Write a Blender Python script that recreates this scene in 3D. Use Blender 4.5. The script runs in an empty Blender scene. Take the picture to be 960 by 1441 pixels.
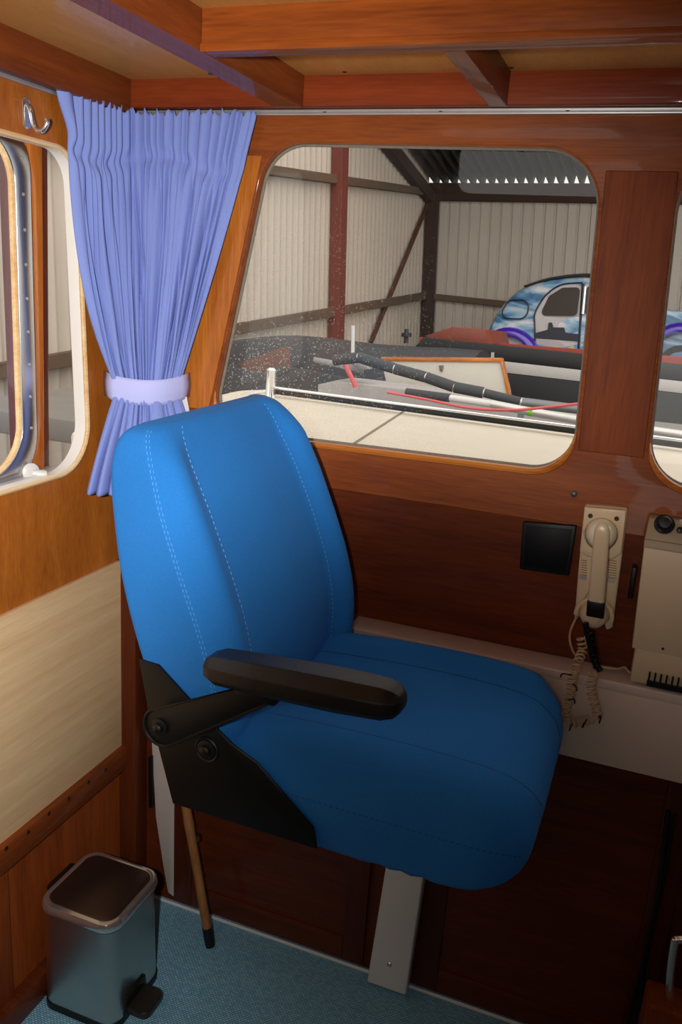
import bpy, bmesh, math, random
import numpy as np
from mathutils import Vector, Matrix

random.seed(7)
SC = bpy.context.scene
COL = SC.collection

# ------------------------------------------------------------------ camera
FPX, W_, H_ = 1163.0, 960.0, 1441.0


def camvec(px, py):
    return np.array([px - W_ / 2, -(py - H_ / 2), -FPX])


_dy = camvec(928, 432); _dy /= np.linalg.norm(_dy)
_dx = -camvec(-3200, 156); _dx -= _dx.dot(_dy) * _dy; _dx /= np.linalg.norm(_dx)
_dz = np.cross(_dx, _dy)
RC = np.stack([_dx, _dy, _dz])                    # camera axes -> cabin axes
EYE = np.array([1.0347, -1.5072, 1.5])
cam_data = bpy.data.cameras.new('camera')
cam = bpy.data.objects.new('camera', cam_data); COL.objects.link(cam)
cam_data.sensor_fit = 'VERTICAL'; cam_data.sensor_height = 36.0
cam_data.lens = FPX / H_ * 36.0
cam_data.clip_start = 0.02; cam_data.clip_end = 200
m4 = Matrix.Identity(4)
for i in range(3):
    for j in range(3):
        m4[i][j] = RC[i, j]
    m4[i][3] = EYE[i]
cam.matrix_world = m4
SC.camera = cam

# ------------------------------------------------------------------ light and exposure
SC.view_settings.view_transform = 'Standard'
SC.view_settings.look = 'None'
SC.view_settings.gamma = 1.0
SC.view_settings.use_curve_mapping = False
SC.view_settings.exposure = 0.0
world = bpy.data.worlds.new('world'); SC.world = world
world.use_nodes = True
bg = world.node_tree.nodes['Background']
bg.inputs['Color'].default_value = (1.0, 0.97, 0.92, 1)
# overcast daylight, extra strength added from behind and starboard to bring out the corrugations
_w = world.node_tree
_wt = _w.nodes.new('ShaderNodeTexCoord'); _wd = _w.nodes.new('ShaderNodeVectorMath'); _wd.operation = 'DOT_PRODUCT'
_wd.inputs[1].default_value = Vector((.62, -.58, .53)).normalized()
_w.links.new(_wt.outputs['Generated'], _wd.inputs[0])
_wm = _w.nodes.new('ShaderNodeMapRange'); _wm.interpolation_type = 'SMOOTHSTEP'
_wm.inputs['From Min'].default_value = -.4; _wm.inputs['From Max'].default_value = 1.0
_wm.inputs['To Min'].default_value = 1.0; _wm.inputs['To Max'].default_value = 2.35
_w.links.new(_wd.outputs['Value'], _wm.inputs['Value']); _w.links.new(_wm.outputs[0], bg.inputs['Strength'])


def at_depth(px, py, axis, val):
    d = RC @ camvec(px, py)
    return Vector(EYE + d * ((val - EYE[axis]) / d[axis]))


def at_x(px, py, x=0.0): return at_depth(px, py, 0, x)
def at_y(px, py, y=0.0): return at_depth(px, py, 1, y)
def at_z(px, py, z=0.0): return at_depth(px, py, 2, z)


# the camera's own flash: beside the lens on the turned camera; the lens barrel stops the low part of its beam
fl_d = bpy.data.lights.new('flash', 'SPOT')
fl_d.energy = 116; fl_d.shadow_soft_size = 0.018
fl_d.spot_size = math.radians(108); fl_d.spot_blend = 1.0
fl_d.color = (1.0, 0.97, 0.94)
fl = bpy.data.objects.new('flash', fl_d); COL.objects.link(fl)
fl_pos = Vector(EYE) + Vector(RC @ np.array([-0.10, 0.02, 0.03]))
fl.location = fl_pos
fl_rot = (at_x(-20, 620, 0.0) - fl_pos).to_track_quat('-Z', 'Y')
fl.rotation_euler = fl_rot.to_euler()
fl_d.use_nodes = True
_nt = fl_d.node_tree
_em = _nt.nodes['Emission']
_tc = _nt.nodes.new('ShaderNodeTexCoord')
_dp = _nt.nodes.new('ShaderNodeVectorMath'); _dp.operation = 'DOT_PRODUCT'
_ax = fl_rot.inverted() @ Vector(RC @ camvec(690, 1070)).normalized()
_nm = _nt.nodes.new('ShaderNodeVectorMath'); _nm.operation = 'NORMALIZE'
_nt.links.new(_tc.outputs['Normal'], _nm.inputs[0])
_nt.links.new(_nm.outputs[0], _dp.inputs[0]); _dp.inputs[1].default_value = tuple(_ax)
_mr = _nt.nodes.new('ShaderNodeMapRange'); _mr.interpolation_type = 'SMOOTHSTEP'
_mr.inputs['From Min'].default_value = math.cos(math.radians(24)); _mr.inputs['From Max'].default_value = math.cos(math.radians(5))
_mr.inputs['To Min'].default_value = 1.0; _mr.inputs['To Max'].default_value = 0.03
_nt.links.new(_dp.outputs['Value'], _mr.inputs['Value'])
_nt.links.new(_mr.outputs[0], _em.inputs['Strength'])

# portals only guide the daylight through the cabin's openings
for nm_, loc_, rot_, sx_, sy_ in (('portal', (.57, .12, 1.46), (math.radians(-90), 0, 0), .9, .65), ('portal', (1.3, -2.56, .95), (math.radians(90), 0, 0), .8, 1.8), ('portal', (2.36, -1.1, 1.43), (0, math.radians(90), 0), .7, 1.7)):
    pl_ = bpy.data.lights.new(nm_, 'AREA'); pl_.shape = 'RECTANGLE'; pl_.size = sx_; pl_.size_y = sy_; pl_.cycles.is_portal = True
    po_ = bpy.data.objects.new(nm_, pl_); COL.objects.link(po_); po_.location = loc_; po_.rotation_euler = rot_

# ------------------------------------------------------------------ helpers


def S(r, g, b):
    def c(u):
        u /= 255.0
        return u / 12.92 if u <= 0.04045 else ((u + 0.055) / 1.055) ** 2.4
    return (c(r), c(g), c(b), 1.0)


MATS = {}


def mat(name, color, rough=0.5, metal=0.0, coat=0.0, spec=0.5, noise=0.0, nscale=20.0, bump=0.0, bscale=200.0, coat_rough=0.1, sheen=0.0):
    m = bpy.data.materials.new(name); m.use_nodes = True
    nt = m.node_tree; b = nt.nodes['Principled BSDF']
    b.inputs['Base Color'].default_value = color
    b.inputs['Roughness'].default_value = rough
    b.inputs['Metallic'].default_value = metal
    b.inputs['Coat Weight'].default_value = coat
    b.inputs['Coat Roughness'].default_value = coat_rough
    b.inputs['Specular IOR Level'].default_value = spec
    b.inputs['Sheen Weight'].default_value = sheen
    tc = nt.nodes.new('ShaderNodeTexCoord')
    n = nt.nodes.new('ShaderNodeTexNoise'); n.inputs['Scale'].default_value = nscale; n.inputs['Detail'].default_value = 4
    nt.links.new(tc.outputs['Object'], n.inputs['Vector'])
    mr = nt.nodes.new('ShaderNodeMapRange')
    mr.inputs['To Min'].default_value = 1 - noise; mr.inputs['To Max'].default_value = 1 + noise
    nt.links.new(n.outputs['Fac'], mr.inputs['Value'])
    hs = nt.nodes.new('ShaderNodeHueSaturation'); hs.inputs['Color'].default_value = color
    nt.links.new(mr.outputs['Result'], hs.inputs['Value'])
    nt.links.new(hs.outputs['Color'], b.inputs['Base Color'])
    if bump:
        n2 = nt.nodes.new('ShaderNodeTexNoise'); n2.inputs['Scale'].default_value = bscale; n2.inputs['Detail'].default_value = 2
        nt.links.new(tc.outputs['Object'], n2.inputs['Vector'])
        bp = nt.nodes.new('ShaderNodeBump'); bp.inputs['Strength'].default_value = bump; bp.inputs['Distance'].default_value = 0.002
        nt.links.new(n2.outputs['Fac'], bp.inputs['Height'])
        nt.links.new(bp.outputs['Normal'], b.inputs['Normal'])
    MATS[name] = m
    return m


def wood(name, dark, light, axis='X', rough=0.5, coat=0.22, scale=1.0, stretch=14.0, contrast=1.0, coat_rough=0.05, spec=.15):
    """varnished timber: grain noise stretched along one axis"""
    m = bpy.data.materials.new(name); m.use_nodes = True
    nt = m.node_tree; b = nt.nodes['Principled BSDF']; L = nt.links.new
    tc = nt.nodes.new('ShaderNodeTexCoord')
    mp = nt.nodes.new('ShaderNodeMapping')
    k = 26.0 * scale
    sc = {'X': (k / stretch, k, k), 'Y': (k, k / stretch, k), 'Z': (k, k, k / stretch)}[axis]
    mp.inputs['Scale'].default_value = sc
    L(tc.outputs['Object'], mp.inputs['Vector'])
    n1 = nt.nodes.new('ShaderNodeTexNoise'); n1.inputs['Scale'].default_value = 1.0; n1.inputs['Detail'].default_value = 6; n1.inputs['Distortion'].default_value = 0.6
    L(mp.outputs['Vector'], n1.inputs['Vector'])
    mp2 = nt.nodes.new('ShaderNodeMapping')
    mp2.inputs['Scale'].default_value = tuple(v * 9 for v in sc)
    L(tc.outputs['Object'], mp2.inputs['Vector'])
    n2 = nt.nodes.new('ShaderNodeTexNoise'); n2.inputs['Scale'].default_value = 1.0; n2.inputs['Detail'].default_value = 3
    L(mp2.outputs['Vector'], n2.inputs['Vector'])
    n3 = nt.nodes.new('ShaderNodeTexNoise'); n3.inputs['Scale'].default_value = 3.0; n3.inputs['Detail'].default_value = 2
    L(tc.outputs['Object'], n3.inputs['Vector'])
    a1 = nt.nodes.new('ShaderNodeMath'); a1.operation = 'MULTIPLY_ADD'; a1.inputs[1].default_value = 0.7
    L(n2.outputs['Fac'], a1.inputs[0]); L(n1.outputs['Fac'], a1.inputs[2])
    a2 = nt.nodes.new('ShaderNodeMath'); a2.operation = 'MULTIPLY_ADD'; a2.inputs[1].default_value = 0.5
    L(n3.outputs['Fac'], a2.inputs[0]); L(a1.outputs[0], a2.inputs[2])
    cr = nt.nodes.new('ShaderNodeValToRGB')
    h = 0.30 / contrast
    cr.color_ramp.elements[0].position = .55 - h / 2; cr.color_ramp.elements[0].color = dark
    cr.color_ramp.elements[1].position = min(1.0, .55 + h / 2); cr.color_ramp.elements[1].color = light
    a3 = nt.nodes.new('ShaderNodeMath'); a3.operation = 'MULTIPLY'; a3.inputs[1].default_value = .5
    L(a2.outputs[0], a3.inputs[0]); L(a3.outputs[0], cr.inputs['Fac'])
    L(cr.outputs['Color'], b.inputs['Base Color'])
    b.inputs['Roughness'].default_value = rough
    b.inputs['Specular IOR Level'].default_value = spec
    b.inputs['Coat Weight'].default_value = coat
    b.inputs['Coat Roughness'].default_value = coat_rough
    bp = nt.nodes.new('ShaderNodeBump'); bp.inputs['Strength'].default_value = 0.12; bp.inputs['Distance'].default_value = 0.0015
    L(n2.outputs['Fac'], bp.inputs['Height']); L(bp.outputs['Normal'], b.inputs['Normal'])
    MATS[name] = m
    return m


def smooth_mesh(me, angle=40):
    me.polygons.foreach_set('use_smooth', [True] * len(me.polygons))
    try:
        me.set_sharp_from_angle(angle=math.radians(angle))
    except Exception:
        pass


class Geo:
    """collects shapes in cabin coordinates, then links them as ONE mesh object"""

    def __init__(self):
        self.v = []; self.f = []

    def add(self, verts, faces):
        o = len(self.v)
        self.v += [Vector(p) for p in verts]
        self.f += [tuple(i + o for i in fc) for fc in faces]
        return self

    def bm(self, b):
        b.verts.ensure_lookup_table(); b.verts.index_update()
        self.add([v.co.copy() for v in b.verts], [[v.index for v in f.verts] for f in b.faces])
        b.free()
        return self

    def box(self, lo, hi, bevel=0.0, seg=2, M=None):
        b = bmesh.new(); bmesh.ops.create_cube(b, size=1.0)
        lo = Vector(lo); hi = Vector(hi)
        for v in b.verts:
            v.co = Vector(((lo[i] + hi[i]) / 2 + v.co[i] * (hi[i] - lo[i])) for i in range(3))
        if bevel:
            bmesh.ops.bevel(b, geom=list(b.edges), offset=bevel, segments=seg, profile=0.5, affect='EDGES')
        if M is not None:
            bmesh.ops.transform(b, matrix=M, verts=b.verts)
        return self.bm(b)

    def hexa(self, pts, bevel=0.0, seg=2):
        """box from 8 corners: bottom four then top four, same winding"""
        b = bmesh.new()
        vs = [b.verts.new(p) for p in pts]
        for q in ((3, 2, 1, 0), (4, 5, 6, 7), (0, 1, 5, 4), (1, 2, 6, 5), (2, 3, 7, 6), (3, 0, 4, 7)):
            b.faces.new([vs[i] for i in q])
        bmesh.ops.recalc_face_normals(b, faces=b.faces)
        if bevel:
            bmesh.ops.bevel(b, geom=list(b.edges), offset=bevel, segments=seg, profile=0.5, affect='EDGES')
        return self.bm(b)

    def prism(self, pts, off, bevel=0.0, seg=2):
        """planar outline pushed along the vector off"""
        b = bmesh.new(); off = Vector(off)
        n = len(pts)
        a = [b.verts.new(Vector(p)) for p in pts]
        c = [b.verts.new(Vector(p) + off) for p in pts]
        b.faces.new(a); b.faces.new(c[::-1])
        for i in range(n):
            b.faces.new((a[i], c[i], c[(i + 1) % n], a[(i + 1) % n]))
        bmesh.ops.recalc_face_normals(b, faces=b.faces)
        if bevel:
            bmesh.ops.bevel(b, geom=list(b.edges), offset=bevel, segments=seg, profile=0.5, affect='EDGES')
        return self.bm(b)

    def tube(self, path, r, n=10, caps=True, closed=False):
        P = [Vector(p) for p in path]; m = len(P)
        rs = r if hasattr(r, '__len__') else [r] * m
        rings = []; up = None
        for i in range(m):
            if closed:
                t = P[(i + 1) % m] - P[i - 1]
            else:
                t = P[min(i + 1, m - 1)] - P[max(i - 1, 0)]
            t.normalize()
            if up is None:
                up = Vector((0, 0, 1)) if abs(t.z) < 0.9 else Vector((0, 1, 0))
            up = (up - t * up.dot(t))
            if up.length < 1e-6:
                up = Vector((1, 0, 0)) - t * t.x
            up.normalize(); sd = t.cross(up)
            rings.append([P[i] + (up * math.cos(a) + sd * math.sin(a)) * rs[i] for a in (2 * math.pi * k / n for k in range(n))])
        vs = [p for g in rings for p in g]; fs = []
        for i in range(m if closed else m - 1):
            j = (i + 1) % m
            for k in range(n):
                fs.append((i * n + k, i * n + (k + 1) % n, j * n + (k + 1) % n, j * n + k))
        if caps and not closed:
            fs.append(tuple(range(n))[::-1]); fs.append(tuple((m - 1) * n + k for k in range(n)))
        return self.add(vs, fs)

    def lathe(self, c, axis, prof, n=24):
        """prof: (radius, distance along axis)"""
        ax = Vector(axis).normalized(); c = Vector(c)
        u = ax.orthogonal().normalized(); w = ax.cross(u)
        vs = []; fs = []
        for r, h in prof:
            for k in range(n):
                a = 2 * math.pi * k / n
                vs.append(c + ax * h + (u * math.cos(a) + w * math.sin(a)) * max(r, 1e-5))
        m = len(prof)
        for i in range(m - 1):
            for k in range(n):
                fs.append((i * n + k, i * n + (k + 1) % n, (i + 1) * n + (k + 1) % n, (i + 1) * n + k))
        fs.append(tuple(range(n))[::-1]); fs.append(tuple((m - 1) * n + k for k in range(n)))
        return self.add(vs, fs)

    def loft(self, rings, cap=True, closed=True):
        n = len(rings[0]); vs = [p for r in rings for p in r]; fs = []
        for i in range(len(rings) - 1):
            for k in range(n if closed else n - 1):
                fs.append((i * n + k, i * n + (k + 1) % n, (i + 1) * n + (k + 1) % n, (i + 1) * n + k))
        if cap:
            fs.append(tuple(range(n))[::-1]); fs.append(tuple((len(rings) - 1) * n + k for k in range(n)))
        return self.add(vs, fs)

    def grid(self, rows):
        n = len(rows[0]); vs = [p for r in rows for p in r]; fs = []
        for i in range(len(rows) - 1):
            for k in range(n - 1):
                fs.append((i * n + k, i * n + k + 1, (i + 1) * n + k + 1, (i + 1) * n + k))
        return self.add(vs, fs)

    def mesh(self, name):
        me = bpy.data.meshes.new(name)
        me.from_pydata([tuple(v) for v in self.v], [], self.f)
        b = bmesh.new(); b.from_mesh(me)
        bmesh.ops.recalc_face_normals(b, faces=b.faces)
        b.to_mesh(me); b.free()
        return me

    def link(self, name, m, parent=None, base=None, smooth=40, M=None):
        me = self.mesh(name)
        return link_mesh(name, me, m, parent, base, smooth, M)


def root_loc(o):
    L = Vector((0, 0, 0))
    while o is not None:
        L += o.location; o = o.parent
    return L


def link_mesh(name, me, m, parent=None, base=None, smooth=40, M=None):
    if M is not None:
        me.transform(M)
    L = root_loc(parent) if parent is not None else Vector(base or (0, 0, 0))
    me.transform(Matrix.Translation(-L))
    if smooth:
        smooth_mesh(me, smooth)
    o = bpy.data.objects.new(name, me); COL.objects.link(o)
    if m is not None:
        me.materials.append(m)
    if parent is not None:
        o.parent = parent
    else:
        o.location = L
    return o


def thing(name, label, cat, loc, group=None):
    o = bpy.data.objects.new(name, None); COL.objects.link(o)
    o.empty_display_size = 0.05
    o.location = loc
    return tag(o, label, cat, group)


def tag(o, label, cat, group=None, kind=None):
    o['label'] = label; o['category'] = cat
    if group: o['group'] = group
    if kind: o['kind'] = kind
    return o


def struct(o, label=None):
    o['kind'] = 'structure'
    if label: o['label'] = label
    return o


def round_poly(pts, radii, seg=8):
    """2D outline with rounded corners"""
    out = []; n = len(pts)
    for i in range(n):
        p = Vector(pts[i]); a = Vector(pts[i - 1]); c = Vector(pts[(i + 1) % n]); r = radii[i] if hasattr(radii, '__len__') else radii
        d1 = (a - p).normalized(); d2 = (c - p).normalized()
        ang = d1.angle(d2, math.pi)
        if ang > math.pi - .02 or ang < .02:
            out += [p + d1 * 1e-4 * (1 - 2 * k / seg) for k in range(seg + 1)]; continue
        t = min(r / math.tan(ang / 2), (a - p).length * .49, (c - p).length * .49)
        r2 = t * math.tan(ang / 2)
        ctr = p + (d1 + d2).normalized() * (r2 / math.sin(ang / 2))
        s = p + d1 * t; e = p + d2 * t
        v0 = s - ctr; v1 = e - ctr
        tot = v0.angle_signed(v1)
        for k in range(seg + 1):
            th = -tot * k / seg
            co, si = math.cos(th), math.sin(th)
            out.append(Vector((ctr.x + v0.x * co - v0.y * si, ctr.y + v0.x * si + v0.y * co)))
    return out


def plate(outer, holes, depth, bevel, to3):
    """flat board with holes: 2D outlines -> solid mesh with rounded edges; to3 maps (u, v, w) to cabin space"""
    cu = bpy.data.curves.new('outline', 'CURVE'); cu.dimensions = '2D'; cu.fill_mode = 'BOTH'
    cu.extrude = max(depth / 2 - bevel, 0.0001); cu.bevel_depth = bevel; cu.bevel_resolution = 2; cu.offset = -bevel
    for loop in [outer] + holes:
        sp = cu.splines.new('POLY'); sp.points.add(len(loop) - 1)
        for q, p in zip(sp.points, loop):
            q.co = (p[0], p[1], 0, 1)
        sp.use_cyclic_u = True
    tmp = bpy.data.objects.new('outline', cu); COL.objects.link(tmp)
    dg = bpy.context.evaluated_depsgraph_get()
    me = bpy.data.meshes.new_from_object(tmp.evaluated_get(dg))
    bpy.data.objects.remove(tmp); bpy.data.curves.remove(cu)
    for v in me.vertices:
        v.co = Vector(to3(v.co.x, v.co.y, v.co.z))
    b = bmesh.new(); b.from_mesh(me)
    bmesh.ops.remove_doubles(b, verts=b.verts, dist=1e-5)
    bmesh.ops.recalc_face_normals(b, faces=b.faces); b.to_mesh(me); b.free()
    me.materials.clear()
    return me


def spline(pts, n=12):
    """Catmull-Rom through points"""
    P = [Vector(p) for p in pts]; out = []
    for i in range(len(P) - 1):
        a = P[max(i - 1, 0)]; b = P[i]; c = P[i + 1]; d = P[min(i + 2, len(P) - 1)]
        for k in range(n):
            t = k / n
            out.append(0.5 * ((2 * b) + (c - a) * t + (2 * a - 5 * b + 4 * c - d) * t * t + (3 * b - a - 3 * c + d) * t ** 3))
    out.append(P[-1])
    return out


def lerp(a, b, t): return a + (b - a) * t


def pw(x, pts):
    """smooth piecewise interpolation of (x, y) pairs"""
    if x <= pts[0][0]: return pts[0][1]
    for (x0, y0), (x1, y1) in zip(pts, pts[1:]):
        if x <= x1:
            return lerp(y0, y1, (x - x0) / (x1 - x0))
    return pts[-1][1]


# ------------------------------------------------------------------ materials
W_H = wood('mahogany_h', S(98, 42, 12), S(152, 78, 27), 'X', contrast=.8)
W_V = wood('mahogany_v', S(92, 38, 11), S(138, 66, 23), 'Z', contrast=.8, rough=.55, coat=0)
W_Y = wood('mahogany_y', S(92, 40, 14), S(140, 70, 28), 'Y', contrast=.8)
W_RED = wood('red_mahogany', S(98, 36, 16), S(142, 62, 28), 'X', contrast=.8)
W_SIDE = wood('side_ply', S(132, 68, 19), S(184, 108, 39), 'Z', contrast=.7, stretch=6)
W_CEIL = wood('ceiling_ply', S(184, 128, 66), S(212, 158, 92), 'Y', contrast=.6, stretch=5, rough=.3)
W_DARK = wood('dark_mahogany', S(62, 24, 9), S(98, 42, 16), 'X', contrast=.8)
W_DARKV = wood('dark_mahogany_v', S(56, 22, 8), S(90, 38, 14), 'Z', contrast=.8)
W_OAK = wood('oak_laminate', S(212, 172, 126), S(238, 206, 160), 'Y', rough=.5, coat=.1, contrast=.75, stretch=26, scale=1.8)
W_EDGE = wood('pale_edge', S(206, 160, 104), S(236, 206, 160), 'Y', rough=.3, coat=.7)
W_EDGEX = wood('sill_lip', S(150, 78, 26), S(200, 122, 50), 'X', rough=.25, coat=.9)
BAMBOO = wood('bamboo', S(104, 66, 34), S(150, 104, 62), 'Z', rough=.4, coat=.3)
ALU = mat('aluminium', S(206, 204, 200), .42, .75, noise=.08)
CHROME = mat('chrome', S(225, 225, 225), .14, .92)
STEEL = mat('brushed_steel', S(205, 202, 198), .3, 1.0, noise=.06, bump=.05, bscale=300)
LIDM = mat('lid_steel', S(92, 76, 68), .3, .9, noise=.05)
BLACKP = mat('black_plastic', S(14, 14, 14), .42, spec=.35, noise=.1)
BLACKM = mat('black_painted_steel', S(13, 15, 15), .42, spec=.3, noise=.15, bump=.05, bscale=500)
PADM = mat('armrest_vinyl', S(20, 18, 16), .45, spec=.35, noise=.25, nscale=40, bump=.2, bscale=160)
CREAM = mat('cream_plastic', S(214, 188, 150), .3, noise=.05)
CREAM2 = mat('cream_dome', S(228, 214, 184), .22, noise=.03)
RADIOM = mat('radio_beige', S(198, 174, 140), .45, noise=.05)
RADIOD = mat('radio_strip', S(150, 128, 98), .5, noise=.05)
SHELFM = mat('shelf_paint', S(206, 186, 168), .4, noise=.05, nscale=8)
WHITEP = mat('white_paint', S(206, 204, 200), .35, noise=.05)
HULLW = mat('post_paint', S(176, 166, 158), .45, noise=.08)
STITCH = mat('pale_thread', S(96, 156, 212), .8)
STITCHD = mat('dark_thread', S(16, 48, 84), .8)
GREYFOAM = mat('grey_foam', S(62, 64, 66), .8, noise=.15)
DECKM = mat('cream_deck', S(210, 200, 182), .5, noise=.07, nscale=12, bump=.15, bscale=90)


_b = STEEL.node_tree.nodes['Principled BSDF']; _b.inputs['Anisotropic'].default_value = .75
_tg = STEEL.node_tree.nodes.new('ShaderNodeTangent'); _tg.direction_type = 'RADIAL'; _tg.axis = 'Z'
STEEL.node_tree.links.new(_tg.outputs[0], _b.inputs['Tangent'])


def fabric(name, c, wscale=620.0, amount=.22, sheen=.03, rough=.95, blotch=.08, spec=.12):
    m = bpy.data.materials.new(name); m.use_nodes = True
    nt = m.node_tree; b = nt.nodes['Principled BSDF']; L = nt.links.new
    tc = nt.nodes.new('ShaderNodeTexCoord')
    n = nt.nodes.new('ShaderNodeTexNoise'); n.inputs['Scale'].default_value = wscale; n.inputs['Detail'].default_value = 2
    n2 = nt.nodes.new('ShaderNodeTexNoise'); n2.inputs['Scale'].default_value = 9; n2.inputs['Detail'].default_value = 3
    L(tc.outputs['Object'], n.inputs['Vector']); L(tc.outputs['Object'], n2.inputs['Vector'])
    mr = nt.nodes.new('ShaderNodeMapRange'); mr.inputs['To Min'].default_value = 1 - amount; mr.inputs['To Max'].default_value = 1 + amount
    L(n.outputs['Fac'], mr.inputs['Value'])
    mr2 = nt.nodes.new('ShaderNodeMapRange'); mr2.inputs['To Min'].default_value = 1 - blotch; mr2.inputs['To Max'].default_value = 1 + blotch
    L(n2.outputs['Fac'], mr2.inputs['Value'])
    mu = nt.nodes.new('ShaderNodeMath'); mu.operation = 'MULTIPLY'
    L(mr.outputs[0], mu.inputs[0]); L(mr2.outputs[0], mu.inputs[1])
    hs = nt.nodes.new('ShaderNodeHueSaturation'); hs.inputs['Color'].default_value = c
    L(mu.outputs[0], hs.inputs['Value']); L(hs.outputs[0], b.inputs['Base Color'])
    b.inputs['Roughness'].default_value = rough; b.inputs['Sheen Weight'].default_value = sheen
    b.inputs['Specular IOR Level'].default_value = spec
    bp = nt.nodes.new('ShaderNodeBump'); bp.inputs['Strength'].default_value = .25; bp.inputs['Distance'].default_value = .001
    L(n.outputs['Fac'], bp.inputs['Height']); L(bp.outputs[0], b.inputs['Normal'])
    return m


BLUE = fabric('blue_upholstery', S(36, 108, 178))
LILAC = fabric('lilac_cotton', S(126, 142, 204), 700, .05, .02, blotch=.04)
LILAC2 = fabric('pale_lilac_cotton', S(182, 186, 234), 700, .05, .1, blotch=.03)
LINING = fabric('white_lining', S(230, 228, 236), 700, .04, .1)


def mat_floor():
    m = bpy.data.materials.new('woven_mat'); m.use_nodes = True
    nt = m.node_tree; b = nt.nodes['Principled BSDF']; L = nt.links.new
    tc = nt.nodes.new('ShaderNodeTexCoord')
    br = nt.nodes.new('ShaderNodeTexBrick')
    br.inputs['Scale'].default_value = 1.0
    br.inputs['Brick Width'].default_value = .0085; br.inputs['Row Height'].default_value = .0042
    br.inputs['Mortar Size'].default_value = .0009; br.inputs['Mortar Smooth'].default_value = .5
    br.inputs['Color1'].default_value = S(140, 186, 202); br.inputs['Color2'].default_value = S(110, 160, 182)
    br.inputs['Mortar'].default_value = S(54, 94, 116)
    L(tc.outputs['Object'], br.inputs['Vector'])
    L(br.outputs['Color'], b.inputs['Base Color'])
    b.inputs['Roughness'].default_value = .7
    bp = nt.nodes.new('ShaderNodeBump'); bp.inputs['Strength'].default_value = .6; bp.inputs['Distance'].default_value = .002; bp.invert = True
    L(br.outputs['Fac'], bp.inputs['Height']); L(bp.outputs[0], b.inputs['Normal'])
    return m


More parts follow.
